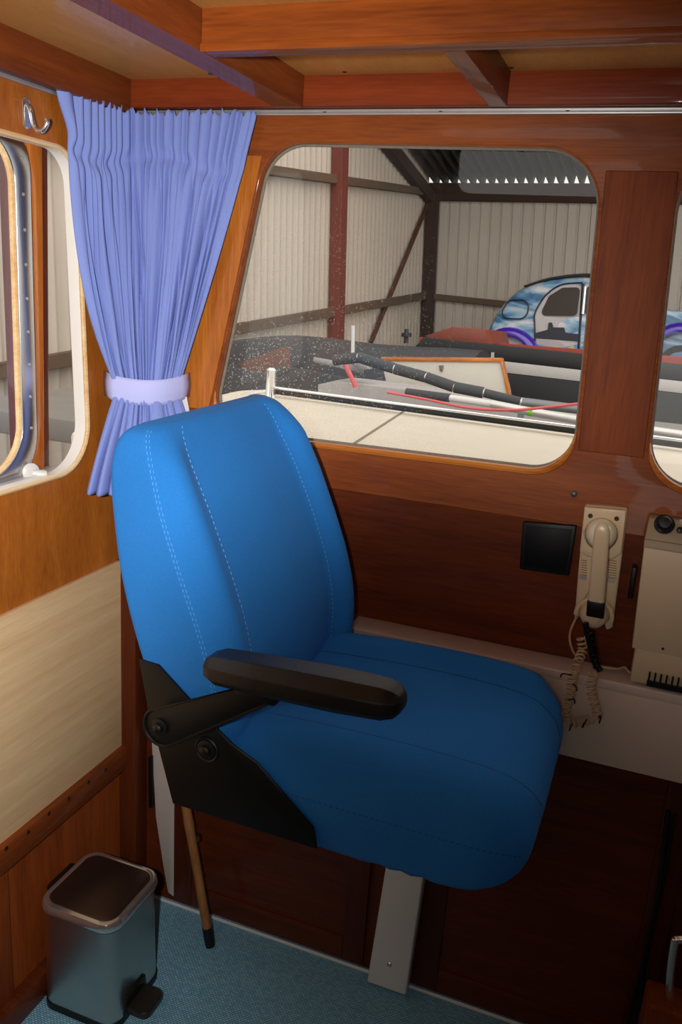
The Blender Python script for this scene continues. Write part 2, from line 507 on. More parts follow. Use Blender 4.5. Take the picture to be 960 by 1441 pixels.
def mat_glass(name, dust=.0, refl=.022, tint=(.975, .97, .965, 1)):
    m = bpy.data.materials.new(name); m.use_nodes = True
    nt = m.node_tree; L = nt.links.new
    nt.nodes.remove(nt.nodes['Principled BSDF'])
    out = nt.nodes['Material Output']
    tr = nt.nodes.new('ShaderNodeBsdfTransparent'); tr.inputs['Color'].default_value = tint
    gl = nt.nodes.new('ShaderNodeBsdfGlossy'); gl.inputs['Roughness'].default_value = .0
    lw = nt.nodes.new('ShaderNodeLayerWeight'); lw.inputs['Blend'].default_value = .5
    pw5 = nt.nodes.new('ShaderNodeMath'); pw5.operation = 'POWER'; pw5.inputs[1].default_value = 5.0
    L(lw.outputs['Facing'], pw5.inputs[0])
    sch = nt.nodes.new('ShaderNodeMath'); sch.operation = 'MULTIPLY_ADD'; sch.inputs[1].default_value = .9; sch.inputs[2].default_value = refl
    L(pw5.outputs[0], sch.inputs[0])
    mx = nt.nodes.new('ShaderNodeMixShader')
    L(sch.outputs[0], mx.inputs['Fac']); L(tr.outputs[0], mx.inputs[1]); L(gl.outputs[0], mx.inputs[2])
    res = mx
    if dust:
        tc = nt.nodes.new('ShaderNodeTexCoord')
        vo = nt.nodes.new('ShaderNodeTexVoronoi'); vo.inputs['Scale'].default_value = 230
        L(tc.outputs['Object'], vo.inputs['Vector'])
        wn = nt.nodes.new('ShaderNodeSeparateColor'); L(vo.outputs['Color'], wn.inputs[0])
        # only some cells hold a speck, of different size
        th = nt.nodes.new('ShaderNodeMath'); th.operation = 'MULTIPLY_ADD'; th.inputs[1].default_value = .60; th.inputs[2].default_value = -.24
        L(wn.outputs[0], th.inputs[0])
        lt = nt.nodes.new('ShaderNodeMath'); lt.operation = 'LESS_THAN'
        L(vo.outputs['Distance'], lt.inputs[0]); L(th.outputs[0], lt.inputs[1])
        nz = nt.nodes.new('ShaderNodeTexNoise'); nz.inputs['Scale'].default_value = 5; nz.inputs['Detail'].default_value = 3
        L(tc.outputs['Object'], nz.inputs['Vector'])
        sp = nt.nodes.new('ShaderNodeSeparateXYZ'); L(tc.outputs['Object'], sp.inputs[0])
        # dustier toward the lower corner of the pane by the pillar
        g = nt.nodes.new('ShaderNodeMapRange'); g.inputs['From Min'].default_value = .2; g.inputs['From Max'].default_value = .75
        g.inputs['To Min'].default_value = 1.0; g.inputs['To Max'].default_value = .03
        L(sp.outputs[0], g.inputs['Value'])
        g2 = nt.nodes.new('ShaderNodeMapRange'); g2.inputs['From Min'].default_value = 1.2; g2.inputs['From Max'].default_value = 1.72
        g2.inputs['To Min'].default_value = 1.0; g2.inputs['To Max'].default_value = .06
        L(sp.outputs[2], g2.inputs['Value'])
        m1 = nt.nodes.new('ShaderNodeMath'); m1.operation = 'MULTIPLY'; L(g.outputs[0], m1.inputs[0]); L(g2.outputs[0], m1.inputs[1])
        m2 = nt.nodes.new('ShaderNodeMath'); m2.operation = 'MULTIPLY'; L(m1.outputs[0], m2.inputs[0]); L(nz.outputs['Fac'], m2.inputs[1])
        film = nt.nodes.new('ShaderNodeMath'); film.operation = 'MULTIPLY'; film.inputs[1].default_value = .05 * dust; L(m2.outputs[0], film.inputs[0])
        spk = nt.nodes.new('ShaderNodeMath'); spk.operation = 'MULTIPLY'; L(lt.outputs[0], spk.inputs[0])
        sa = nt.nodes.new('ShaderNodeMath'); sa.operation = 'MULTIPLY'; sa.inputs[1].default_value = 1.3 * dust; L(m2.outputs[0], sa.inputs[0])
        L(sa.outputs[0], spk.inputs[1])
        tot = nt.nodes.new('ShaderNodeMath'); tot.operation = 'ADD'; tot.use_clamp = True
        L(film.outputs[0], tot.inputs[0]); L(spk.outputs[0], tot.inputs[1])
        df = nt.nodes.new('ShaderNodeBsdfDiffuse'); df.inputs['Color'].default_value = (.75, .73, .7, 1)
        mx2 = nt.nodes.new('ShaderNodeMixShader')
        L(tot.outputs[0], mx2.inputs['Fac']); L(mx.outputs[0], mx2.inputs[1]); L(df.outputs[0], mx2.inputs[2])
        res = mx2
    L(res.outputs[0], out.inputs['Surface'])
    return m


FLOORM = mat_floor()
GLASS = mat_glass('dusty_glass', 1.0)
GLASS2 = mat_glass('clear_glass', 0.0)

# ------------------------------------------------------------------ cabin shell
RX, RY = 2.3, -2.5            # starboard wall and aft bulkhead
Z_CEIL = 1.853

struct(Geo().box((-.02, RY, -.04), (RX, .02, 0.0)).link('floor', FLOORM, smooth=0))
struct(Geo().box((-.1, RY, Z_CEIL), (RX, .05, Z_CEIL + .03)).link('ceiling', W_CEIL, smooth=0))


def yplane(y0):           # board whose room face is y0, thickness outward
    def f(depth):
        return lambda u, v, w: (u, y0 + depth / 2 + w, v)
    return f


# front wall with its windows
win1 = [(at_y(*p).x, at_y(*p).z) for p in ((377, 200), (850, 208), (805, 667), (292, 604))]
win1r = round_poly(win1, [.085, .10, .075, .07], 10)
_w2 = [(at_y(*p).x, at_y(*p).z) for p in ((962, 205), (909, 682))]
win2 = [(_w2[0][0], win1[1][1]), (1.78, win1[1][1]), (1.80, win1[2][1] - .0), (_w2[1][0], win1[2][1])]
win2r = round_poly(win2, [.09, .09, .08, .08], 10)
ft = .020
fw = plate([(-.02, .66), (RX, .66), (RX, Z_CEIL), (-.02, Z_CEIL)], [win1r, win2r], ft, .004, yplane(0.0)(ft))


def mat_frontwall():
    """mahogany: vertical grain on the pillars, horizontal on header and lower boards, with thin joint lines"""
    m = W_H.copy(); m.name = 'front_wall_mahogany'
    return m


wf = struct(link_mesh('wall_front', fw, W_H))
# vertical-grain pillar faces let into the wall between and beside the windows
pz0, pz1 = at_y(870, 640).z, at_y(845, 240).z
pil = [(at_y(848, 243).x + .005, pz1), (at_y(960, 243).x - .005, pz1), (at_y(911, 640).x - .005, pz0), (at_y(809, 640).x + .005, pz0)]
struct(Geo().prism([(x, -.0035, z) for x, z in pil], (0, .006, 0), .0012, 1).link('trim_1', W_V))
ztl, zbl = at_y(352, 219).z, at_y(280, 575).z


def win_edge(z): return lerp(win1[0][0], win1[3][0], (win1[0][1] - z) / (win1[0][1] - win1[3][1])) - .005


lp = [(0.0, ztl), (win_edge(ztl), ztl), (win_edge(zbl), zbl), (0.0, zbl)]
struct(Geo().prism([(x, -.0035, z) for x, z in lp], (0, .006, 0), .0012, 1).link('trim_2', wood('flash_lit_pillar', S(146, 76, 22), S(196, 118, 42), 'Z')))  # flash brightness on this pillar put into a lighter wood colour
jz0, jz1 = at_y(560, 700).z, at_y(727, 729).z
struct(Geo().prism([(.0, -.0025, .853), (RX, -.0025, .853), (RX, -.0025, jz1), (.0, -.0025, jz0)], (0, .003, 0), .001, 1).link('trim_23', wood('low_board', S(74, 29, 10), S(114, 50, 18), 'X')))
# glossy lip along the bottom of each window
for nm, wr, n_ in (('trim_3', win1r, 0), ('trim_4', win2r, 1)):
    pts = [p for p in wr]
    zc = sum(p.y for p in pts) / len(pts)
    low = [p for p in pts if p.y < (zc - .19)]
    flags = [p.y < (zc - .19) for p in pts]
    k0 = next(i for i in range(len(pts)) if flags[i] and not flags[i - 1])
    low = []
    while flags[k0 % len(pts)] and len(low) < len(pts):
        low.append(pts[k0 % len(pts)]); k0 += 1
    struct(Geo().tube([(p.x, -.001, p.y - .004) for p in low], [.0015 + .0055 * min(1, i / 5, (len(low) - 1 - i) / 5) for i in range(len(low))], 8).link(nm, W_EDGEX))

w1g = round_poly([(x + dx, z + dz) for (x, z), (dx, dz) in zip(win1, ((-.03, .03), (.03, .03), (.03, -.03), (-.03, -.03)))], .07, 8)
gl1 = struct(Geo().prism([(p.x, .024 + (1.76 - p.y) * .066, p.y) for p in w1g], (0, .004, 0)).link('window_1', GLASS, smooth=0))
rub = Geo().tube([(p.x, .0215, p.y) for p in win1r], .004, 6, closed=True)
rub.link('window_seal', mat('grey_putty', S(120, 112, 96), .8, noise=.3, nscale=90), gl1)
w2g = round_poly([(win2[0][0] - .03, win2[0][1] + .03), (1.81, win2[1][1] + .03), (1.83, win2[2][1] - .03), (win2[3][0] - .03, win2[3][1] - .03)], .07, 8)
gl2 = struct(Geo().prism([(p.x, .024, p.y) for p in w2g], (0, .004, 0)).link('window_2', GLASS2, smooth=0))
Geo().tube([(p.x, .0215, p.y) for p in win2r], .004, 6, closed=True).link('window_seal', MATS['grey_putty'], gl2)

# left wall with the side window
lw_t = .03
sw = [(at_x(*p).y, at_x(*p).z) for p in ((104, 203), (128, 636))]
y_f = sw[0][0] + .012
z_t = at_x(50, 198).z; z_b = at_x(0, 700).z
win3 = [(-.95, z_t), (at_x(107, 205).y, z_t), (at_x(126, 640).y, z_b + .01), (-.95, z_b - .0)]
win3r = round_poly(win3, [.07, .06, .09, .07], 10)
lw = plate([(-2.5, -.02), (0.0, -.02), (0.0, Z_CEIL), (-2.5, Z_CEIL)], [win3r], lw_t, .003, lambda u, v, w: (-lw_t / 2 + w, u, v))
struct(link_mesh('wall_left', lw, W_SIDE))
struct(Geo().tube([(.0, p.x, p.y) for p in win3r], .005, 8, closed=True).link('trim_5', W_EDGE))
struct(Geo().loft([[Vector((xx, p.x, p.y)) for p in round_poly([(-.9485, z_t - .0015), (win3[1][0] - .0015, z_t - .0015), (win3[2][0] - .0015, win3[2][1] + .0015), (-.9485, z_b + .0015)], [.07, .06, .09, .07], 10)] for xx in (-.0295, -.0015)], cap=False).link('trim_24', mat('reveal_white', S(232, 228, 220), .4)))
# outer skin: aft pane in a riveted aluminium frame, a varnished mullion, forward pane
XO = -.055
pm = [at_x(46, 195, XO), at_x(70, 690, XO)]
aft_y = at_x(22, 420, XO).y
mull_y0, mull_y1 = at_x(38, 420, XO).y, at_x(66, 420, XO).y


# aft and starboard sides of the cabin (behind the camera)
bwp = plate([(-.03, -.02), (RX, -.02), (RX, Z_CEIL), (-.03, Z_CEIL)], [round_poly([(1.05, .8), (1.3, .8), (1.3, 1.4), (1.05, 1.4)], .06), round_poly([(.06, 1.62), (.84, 1.62), (.84, 1.84), (.06, 1.84)], .06)], .04, .003, lambda u, v, w: (u, RY - .02 + w, v))
struct(link_mesh('wall_back', bwp, W_V))
rw = plate([(RY, -.02), (0.0, -.02), (0.0, Z_CEIL), (RY, Z_CEIL)], [round_poly([(-1.9, 1.4), (-1.2, 1.4), (-1.2, 1.65), (-1.9, 1.65)], .07)], .03, .003, lambda u, v, w: (RX + .015 + w, u, v))
struct(link_mesh('wall_right', rw, W_V))

# top strips and deck beams
zs0, zs1 = at_y(425, 150, -.03).z, at_y(425, 105, -.03).z
struct(Geo().box((0, -.03, zs0), (RX, 0, Z_CEIL + .001), .003).link('trim_6', W_RED))
struct(Geo().box((0, RY, at_x(0, 95, .03).z), (.03, -.031, Z_CEIL + .001), .003).link('trim_7', W_Y))


def beam_y(name, xl, xr, y0, y1, zb, m=W_Y):
    """fore-and-aft deck beam with an upward sweep at its fore end"""
    rows = []
    for i in range(13):
        y = lerp(y0, y1, i / 12)
        z = zb
        rows.append([Vector((xl, y, z)), Vector((xr, y, z)), Vector((xr, y, Z_CEIL + .02)), Vector((xl, y, Z_CEIL + .02))])
    return Geo().loft(rows).link(name, m, smooth=20)


ZB = 1.80
b1r = at_z(288, 72, ZB); b1l = at_z(285, 102, ZB)
B1X0, B1X1 = .338, .388
struct(beam_y('beam_1', B1X0, B1X1, RY, -.031, ZB))
bm2 = Geo().box((B1X1 + .0005, -.392, ZB), (RX, -.355, Z_CEIL + .01), .002)
bm2.box((B1X1 + .0005, -.396, ZB - .002), (RX, -.392, ZB + .009), .0015)
struct(bm2.link('beam_2', W_H))
struct(Geo().box((.722, -.3545, ZB), (.752, -.0305, Z_CEIL + .01), .002).link('beam_3', wood('dark_mahogany_y', S(84, 34, 12), S(122, 58, 24), 'Y')))
# a raised ply margin on the deckhead between beams
sc1 = Geo()
for p, z in (((296, 104), 1.80), ((485, 101), Z_CEIL), ((720, 95), Z_CEIL)):
    q = at_z(p[0], p[1], z)
    sc1.lathe((q.x, min(q.y, -.04), z + .0005), (0, 0, -1), [(.004, 0), (.004, .001), (.002, .002)], 10)
struct(sc1.link('trim_8', mat('screw_heads', S(70, 60, 50), .4, .8)))

# curtain rails
def rail(name, lo, hi, label, holes):
    g = Geo().box(lo, hi, .0015)
    o = g.link(name, ALU, base=((lo[0] + hi[0]) / 2, (lo[1] + hi[1]) / 2, lo[2]))
    tag(o, label, 'rail')
    lip = Geo()
    if hi[0] - lo[0] > .3:
        lip.box((lo[0], lo[1] - .002, lo[2]), (hi[0], lo[1], lo[2] + .004), .0008)
        lip.box((lo[0], lo[1] - .002, hi[2] - .004), (hi[0], lo[1], hi[2]), .0008)
    else:
        lip.box((hi[0], lo[1], lo[2]), (hi[0] + .002, hi[1], lo[2] + .004), .0008)
        lip.box((hi[0], lo[1], hi[2] - .004), (hi[0] + .002, hi[1], hi[2]), .0008)
    lip.link('rail_lip', ALU, o)
    for h in holes:
        Geo().lathe((h[0], lo[1] - .0003, h[1]), (0, -1, 0), [(.0028, 0), (.0028, .0006), (.0001, .0007)], 10).link('screw', BLACKP, o)
    return o


zr0, zr1 = at_y(660, 161, -.01).z, at_y(660, 152.5, -.01).z
rail('curtain_rail', (.03, -.010, zr0), (RX - .01, 0, zr1), 'long aluminium curtain rail above the front windows',
     [(at_y(620, 157, -.01).x, (zr0 + zr1) / 2), (at_y(799, 156, -.01).x, (zr0 + zr1) / 2), (at_y(457, 158, -.01).x, (zr0 + zr1) / 2)])
zl0, zl1 = at_x(50, 124, .01).z, at_x(50, 112, .01).z
rail('curtain_rail', (0, RY + .01, zl0), (.010, -.03, zl1), 'shorter aluminium curtain rail on the side wall above the coat hook', [])

# light laminate panel, its batten, lower panelling on the left wall
PX = .012
pz0_, pz1_ = at_x(90, 1116, PX).z, at_x(90, 827, PX).z
struct(Geo().box((0, RY, pz0_), (PX, -.03, pz1_), .002).link('trim_9', W_OAK))
struct(Geo().box((0, RY, pz0_ - .055), (.026, -.045, pz0_ + .002), .003).link('trim_10', W_Y))
struct(Geo().box((0, -.05, 0), (.05, -.001, pz1_ + .001), .003).link('trim_11', W_DARKV))
struct(Geo().box((0, RY, .05), (.006, -.051, pz0_ - .054)).link('trim_22', W_V))
sty = Geo().box((0, -.56, .06), (.014, at_x(15, 1300, .014).y, pz0_ - .056), .002)
struct(sty.link('trim_12', W_V))
struct(Geo().box((0, RY, 0), (.034, -.052, .062), .004).link('baseboard_left', W_DARK))
scr = Geo()
for p in ((9, 1194), (40, 1171), (69, 1145), (97, 1124), (125, 1101), (149, 1083)):
    q = at_x(p[0], p[1], .0265)
    scr.lathe(q, (1, 0, 0), [(.0045, -.001), (.0045, .0006), (.002, .001)], 10)
struct(scr.link('trim_13', MATS['screw_heads']))

# lower front: white shelf with its fascia, cabinet fronts
SHY, SHZ = -.065, .851
sh = Geo().prism([(.552, SHY, SHZ), (RX, SHY, SHZ + .002), (RX, .0, SHZ + .005), (.552, 0.0, SHZ + .0)], (0, 0, -.02), .004, 3)
shelf = tag(sh.link('shelf', SHELFM, base=(1.3, -.03, SHZ - .02)), 'long white painted shelf along the front wall under the telephone and radio', 'shelf')
Geo().box((.552, SHY + .001, .683), (RX, SHY + .016, SHZ - .010), .004).link('fascia', SHELFM, shelf)
struct(Geo().box((-.02, 0, 0), (RX, .04, .84)).link('wall_front_lower', W_DARK))


def cabinet(x0, x1, label, cat='cabinet', rails=True):
    t = thing('cabinet_front', label, cat, ((x0 + x1) / 2, -.004, 0.0))
    g = Geo().box((x0, -.012, .012), (x0 + .05, -.0005, .682), .002)
    g.link('stile', W_DARKV, t)
    Geo().box((x1 - .05, -.012, .012), (x1, -.0005, .682), .002).link('stile', W_DARKV, t)
    Geo().box((x0 + .0505, -.012, .62), (x1 - .0505, -.0005, .682), .002).link('rail', W_DARK, t)
    Geo().box((x0 + .0505, -.012, .012), (x1 - .0505, -.0005, .07), .002).link('rail', W_DARK, t)
    Geo().box((x0 + .0505, -.007, .0705), (x1 - .0505, -.0005, .6195), .0).link('panel', W_DARK, t)
    return t


cabinet(at_y(247, 1263).x + .0, at_y(512, 1350).x, 'dark mahogany cabinet front in the corner behind the cane')
cabinet(at_y(584, 1384).x, 1.235, 'broad dark mahogany cabinet front under the white shelf and telephone')
struct(Geo().box((.05, -.016, 0), (RX, -.0125, .008), .001).link('trim_15', WHITEP))
# pale curved post at the corner
cp = [at_y(213, 1040, -.014), at_y(245, 1040, -.014), at_y(244, 1262, -.014), at_y(236, 1256, -.014), at_y(229, 1215, -.014), at_y(219, 1150, -.014)]
cpo = Geo().prism(cp, (0, .013, 0), .002)
tp = cpo.link('trim_16', HULLW); struct(tp)
bs = Geo().prism([at_y(208, 1066, -.02), at_y(214, 1064, -.02), at_y(215, 1136, -.02), at_y(209, 1138, -.02)], (0, .006, 0), .001)
tag(bs.link('door_bolt', BLACKP, base=at_y(211, 1138, -.02)), 'slim black strip on the pale post in the corner', 'bolt')

# ------------------------------------------------------------------ helm chair
CY = -.302
YAW = math.radians(-4.5)
ROLL = math.radians(2.5)
CYB = -.300
PIV = Vector((.62, CY, 0))
PVR = Vector((.62, -.46, .72))
RZ = Matrix.Translation(PVR) @ Matrix.Rotation(YAW, 4, 'Z') @ Matrix.Rotation(ROLL, 4, 'X') @ Matrix.Translation(-PVR)
NS = (Matrix.Rotation(YAW, 3, 'Z') @ Vector((0, -1, 0)))      # outward normal of the near side
FW = (Matrix.Rotation(YAW, 3, 'Z') @ Vector((1, 0, 0)))


def at_side(px, py, off):
    """point of the view ray on the plane parallel to the seat side, off metres from its middle"""
    d = Vector(RC @ camvec(px, py)); e = Vector(EYE)
    return e + d * ((off - (e - PIV).dot(NS)) / d.dot(NS))


chair = thing('helm_chair', 'blue upholstered helm chair with a black side bracket and one armrest', 'chair', (.686, -.02, 0))


def ring_back(z, xr, xs, xf, w):
    up = max(0.0, min(1.0, (1.29 - z) / .06))
    se, pk = xf - BSE * up, xf + BPK * up
    o = [(-w, xr), (-w, xs), (-.84 * w, lerp(xs, pk, .62)), (-.66 * w, se), (0, xf - .006 * up), (.66 * w, se), (.80 * w, pk), (w, xs + BFX * up), (w, xr)]
    rr = [min(.016, (xs - xr) * .3), .015, .05, .04, .6, .03, .05, .03, min(.016, (xs - xr) * .3)]
    return [RZ @ Vector((p.y, CYB + p.x, z)) for p in round_poly(o, rr, 6)]


BSE, BPK, BFX = .016, .026, .03
BT = [(.775, 0.451, .49, .500, .175), (.782, 0.436, .500, .518, .188), (.80, 0.421, .502, .530, .196), (.85, 0.389, .503, .542, .206),
      (.925, 0.365, .496, .542, .213), (1.0, 0.344, .474, .527, .215), (1.07, 0.329, .447, .502, .215), (1.16, 0.318, .413, .463, .213),
      (1.20, 0.314, .400, .442, .210), (1.230, 0.313, .390, .425, .206), (1.252, 0.316, .382, .410, .201), (1.268, 0.322, .375, .398, .194),
      (1.279, 0.332, .370, .389, .184), (1.286, 0.345, .366, .378, .165)]


def table(T, x):
    """smooth (Catmull-Rom in x) lookup in a table of rows"""
    n = len(T)
    for i in range(n - 1):
        if x <= T[i + 1][0] or i == n - 2:
            a, b, c, d = T[max(i - 1, 0)], T[i], T[i + 1], T[min(i + 2, n - 1)]
            h = c[0] - b[0]; t = (x - b[0]) / h
            out = []
            for k in range(1, len(b)):
                mb = (c[k] - a[k]) / max(c[0] - a[0], 1e-6) * h; mc = (d[k] - b[k]) / max(d[0] - b[0], 1e-6) * h
                out.append((2 * t ** 3 - 3 * t * t + 1) * b[k] + (t ** 3 - 2 * t * t + t) * mb + (-2 * t ** 3 + 3 * t * t) * c[k] + (t ** 3 - t * t) * mc)
            return out


zs = [.775, .778, .782, .79] + list(np.linspace(.80, 1.225, 40)) + list(np.linspace(1.235, 1.270, 8)) + [1.274, 1.278, 1.281, 1.284, 1.286]
rings = [ring_back(z, *table(BT, z)) for z in zs]
back = Geo().loft(rings).link('backrest', BLUE, chair, smooth=60)


def dashes(g, path, on=.0045, off=.0045, r=.0005, lift=Vector((0, 0, 0))):
    L = 0; P = path; acc = []
    for a, b in zip(P, P[1:]):
        acc.append((L, a, b)); L += (b - a).length

    def at(s):
        for l0, a, b in acc:
            d = (b - a).length
            if s <= l0 + d + 1e-9:
                return a.lerp(b, (s - l0) / max(d, 1e-9))
        return P[-1].copy()
    s = 0
    while s + on < L:
        g.tube([at(s) + lift, at(s + on / 2) + lift, at(s + on) + lift], r, 5)
        s += on + off


for k, extra in ((1, 0), (1, 1), (3, 0), (5, 0)):
    path = [r[k * 7 + 3] for r in rings[6:-2]]
    st = Geo()
    dashes(st, [p + FW * (.005 * extra + (.0008 if k > 1 else 0)) + NS * (-.0012 * extra) for p in path], r=.0005 if k > 1 else .0004)
    so_ = st.link('stitching', STITCH, back, smooth=0)
    so_['label'] = ('pale blue outer row of stitching on the side seam', 'pale blue inner row of stitching on the side seam')[extra] if k == 1 else ('pale blue stitching along the seam by the armrest' if k == 3 else 'pale blue stitching along the seam facing the windows')


RZS = Matrix.Translation(PVR) @ Matrix.Rotation(math.radians(-1.0), 4, 'Z') @ Matrix.Rotation(math.radians(2.0), 4, 'X') @ Matrix.Translation(-PVR)


def ring_seat(x, zb, zt, w):
    h = zt - zb
    zs_ = lerp(zb, zt, .60)
    bz = .034 if x < .93 else .034 * max(0, (.995 - x) / .065)
    o = [(-w, zb), (-w, zb + .52 * h), (-w + .014, zb + .76 * h), (-w + .05, zt - .006), (-.13 * w / .212, zt + bz * .12), (.108 * w / .212, zt), (w - .045, zt + bz), (w, zs_), (w, zb)]
    fr = max(0.0, min(1.0, (x - .85) / .10))
    return [RZS @ Vector((x + .0 - .026 * fr * max(0.0, 1 - (p.y - .69) / .13), CY + p.x + (.0022 * math.sin(x * 95 + 4 * math.sin(x * 31)) * max(0.0, 1 - (p.y - zb) / (.6 * h)) if p.x < -w * .9 else 0), p.y)) for p in round_poly(o, [.016, .08, .08, .10, .12, .08, .045, .05, .016], 6)]


ST = [(.485, .715, .79, .19), (.49, .705, .81, .197), (.51, .697, .830, .204), (.56, .694, .842, .211), (.75, .693, .852, .216), (.88, .695, .850, .216),
      (.93, .698, .843, .212), (.955, .702, .832, .204), (.974, .707, .817, .194), (.985, .714, .802, .182), (.992, .722, .789, .170), (.996, .733, .775, .154)]
xs_ = list(np.linspace(.485, .51, 6)) + list(np.linspace(.53, .92, 26)) + list(np.linspace(.93, .985, 14)) + [.988, .990, .992, .994, .996]
srings = [ring_seat(x, *table(ST, x)) for x in xs_]
seat = Geo().loft(srings).link('seat', BLUE, chair, smooth=60)
for k, rad in ((5, .0010), (4, .0007)):
    Geo().tube([r[k * 7 + 3] + Vector((0, 0, -.0004)) for r in srings[4:-4]], rad, 6).link('seam', STITCHD, seat)['label'] = 'dark seam across the seat cushion'
dg_ = Geo(); dashes(dg_, [r[1 * 7 + 3] for r in srings[5:-4]], r=.0005)
dg_.link('seam', STITCHD, seat, smooth=0)['label'] = 'dark stitched seam round the side of the seat'

# side brackets
BO = .224
bk = [at_side(*p, BO) for p in ((195, 928), (222, 936), (257, 975), (322, 1046), (362, 1076), (440, 1166), (445, 1195), (243, 1131), (207, 991))]
brk = Geo().prism(bk, -NS * .005, .0012).link('side_bracket', BLACKM, chair)
brk['label'] = 'black steel side plate with pivot bolts'
Geo().prism([p - NS * (2 * BO - .018) for p in bk], NS * .005, .0012).link('side_bracket', BLACKM, chair)['label'] = 'far black steel side plate'
for (px, py), r, yb in (((225, 1023), .009, BO + .026), ((291, 1055), .0105, BO + .0002)):
    c = at_side(px, py, yb)
    g = Geo().lathe(c, NS, [(r * 1.55, 0), (r * 1.55, .002), (r * 1.3, .003), (r * .85, .0032), (r * .85, .008), (r * .5, .0105), (r * .1, .011)], 20)
    g.link('bolt', BLACKP, brk)
c2 = at_side(291, 1055, BO + .001)
Geo().tube([c2 + FW * math.cos(a) * .019 + Vector((0, 0, math.sin(a) * .019)) for a in np.linspace(0, 2 * math.pi, 28)[:-1]], .0022, 6, closed=True).link('washer', BLACKP, brk)
# armrest arm
AO = BO + .025
pc = at_side(226, 1024, AO)
tipT = at_side(368, 966, AO); tipB = at_side(366, 988, AO)
dirv = ((tipT + tipB) / 2 - pc); Lr = dirv.length; dirv.normalize(); nrm = dirv.cross(NS).normalized()
if nrm.z < 0: nrm = -nrm
r0 = .030
arm_o = [pc + (dirv * math.cos(a) + nrm * math.sin(a)) * r0 for a in np.linspace(math.radians(82), math.radians(278), 18)]
arm_o += [pc + dirv * (Lr + .02) - nrm * .015, pc + dirv * (Lr + .02) + nrm * .015]
arm = Geo().prism(arm_o, -NS * .008, .0015).link('armrest_arm', BLACKM, chair)
Geo().tube([p + NS * .001 for p in arm_o], .0024, 6, closed=True).link('rim', BLACKP, arm)
Geo().lathe(pc - NS * .008, -NS, [(.014, 0), (.014, .016)], 16).link('spacer', BLACKP, arm)
# armrest pad: eight sided bar with tapered ends
PA, PB = at_side(294, 934, .285), at_side(567, 988, .285)
AD = (PB - PA); AL = AD.length; AD.normalize(); AUP = NS.cross(AD).normalized()
if AUP.z < 0: AUP = -AUP
rings_p = []
for t, s in ((0, .42), (.02, .68), (.075, .92), (.33, 1.0), (.70, 1.04), (.92, .96), (.975, .78), (1.0, .48)):
    hw, hh = .033 * s, .0225 * s
    c = PA.lerp(PB, t)
    o = [(-hw, -hh * .45), (-hw, hh * .35), (-hw * .55, hh), (hw * .55, hh), (hw, hh * .35), (hw, -hh * .45), (hw * .6, -hh), (-hw * .6, -hh)]
    rings_p.append([c + NS * -p.x + AUP * p.y for p in round_poly(o, .005 * s, 3)])
pad = Geo().loft(rings_p).link('armrest_pad', PADM, chair, smooth=50)
pad['label'] = 'worn black vinyl armrest pad'
pc3 = PA.lerp(PB, .28) - AUP * .018
Geo().hexa([pc3 + FW * a + NS * b + Vector((0, 0, c)) for c in (-.018, .006) for a, b in ((-.03, .012), (.03, .012), (.03, -.05), (-.03, -.05))], .003).link('pad_bracket', BLACKM, chair)
# mounting post and arm to the bulkhead
pb = [at_y(519, 1352, -.05), at_y(573, 1380, -.05), at_y(592, 1225, -.05), at_y(544, 1210, -.05)]
pbm = at_y(546, 1366, -.05); drop = min(pb[0].z, pb[1].z)
zf = .0105
foot = [Vector((pb[0].x, -.05, zf)), Vector((pb[1].x, -.05, zf)), Vector((pb[2].x + .02, -.05, .66)), Vector((pb[3].x + .02, -.05, .66))]
post = Geo().prism(foot, (0, .034, 0), .004, 3).link('mounting_post', WHITEP, chair)
post['label'] = 'white painted steel mounting post'
q = at_y(548, 1357, -.05)
Geo().lathe((q.x, -.05, q.z), (0, -1, 0), [(.006, 0), (.006, .001), (.004, .003), (.001, .0035)], 14).link('bolt', CHROME, post)
Geo().box((.60, -.42, .650), (.86, -.03, .6815), .004).box((.62, -.40, .6815), (.84, -.12, .702), .003).link('support_arm', BLACKM, chair)

# ------------------------------------------------------------------ curtain round the corner
ZT, ZK, ZBm = 1.795, 1.270, 1.075
topc = [Vector((.022, -.205)), Vector((.024, -.12)), Vector((.03, -.055)), Vector((.055, -.032)), Vector((.12, -.026)), Vector((.20, -.026)), Vector((.292, -.022))]
kc0 = at_x(163, 555, .04); kc1 = at_y(251, 550, -.03)
ka, kb = Vector((kc0.x, kc0.y)), Vector((kc1.x, kc1.y))
tiec = []
for i in range(9):
    t = i / 8; p = ka.lerp(kb, t) + Vector((1, -1)).normalized() * .030 * math.sin(math.pi * t)
    tiec.append(p)
b0 = at_x(120, 690, .035); b1 = at_y(292, 690, -.04)
botc = []
for i in range(9):
    t = i / 8; p = Vector((b0.x, b0.y)).lerp(Vector((b1.x, b1.y)), t) + Vector((1, -1)).normalized() * .03 * math.sin(math.pi * t)
    botc.append(p)


def along(P, u):
    seg = [(b - a).length for a, b in zip(P, P[1:])]; L = sum(seg) * u
    for (a, b), s in zip(zip(P, P[1:]), seg):
        if L <= s + 1e-9:
            return a.lerp(b, L / s)
        L -= s
    return P[-1].copy()


def dense(P): return [Vector((p.x, p.y)) for p in spline([(a.x, a.y, 0) for a in P], 8)]


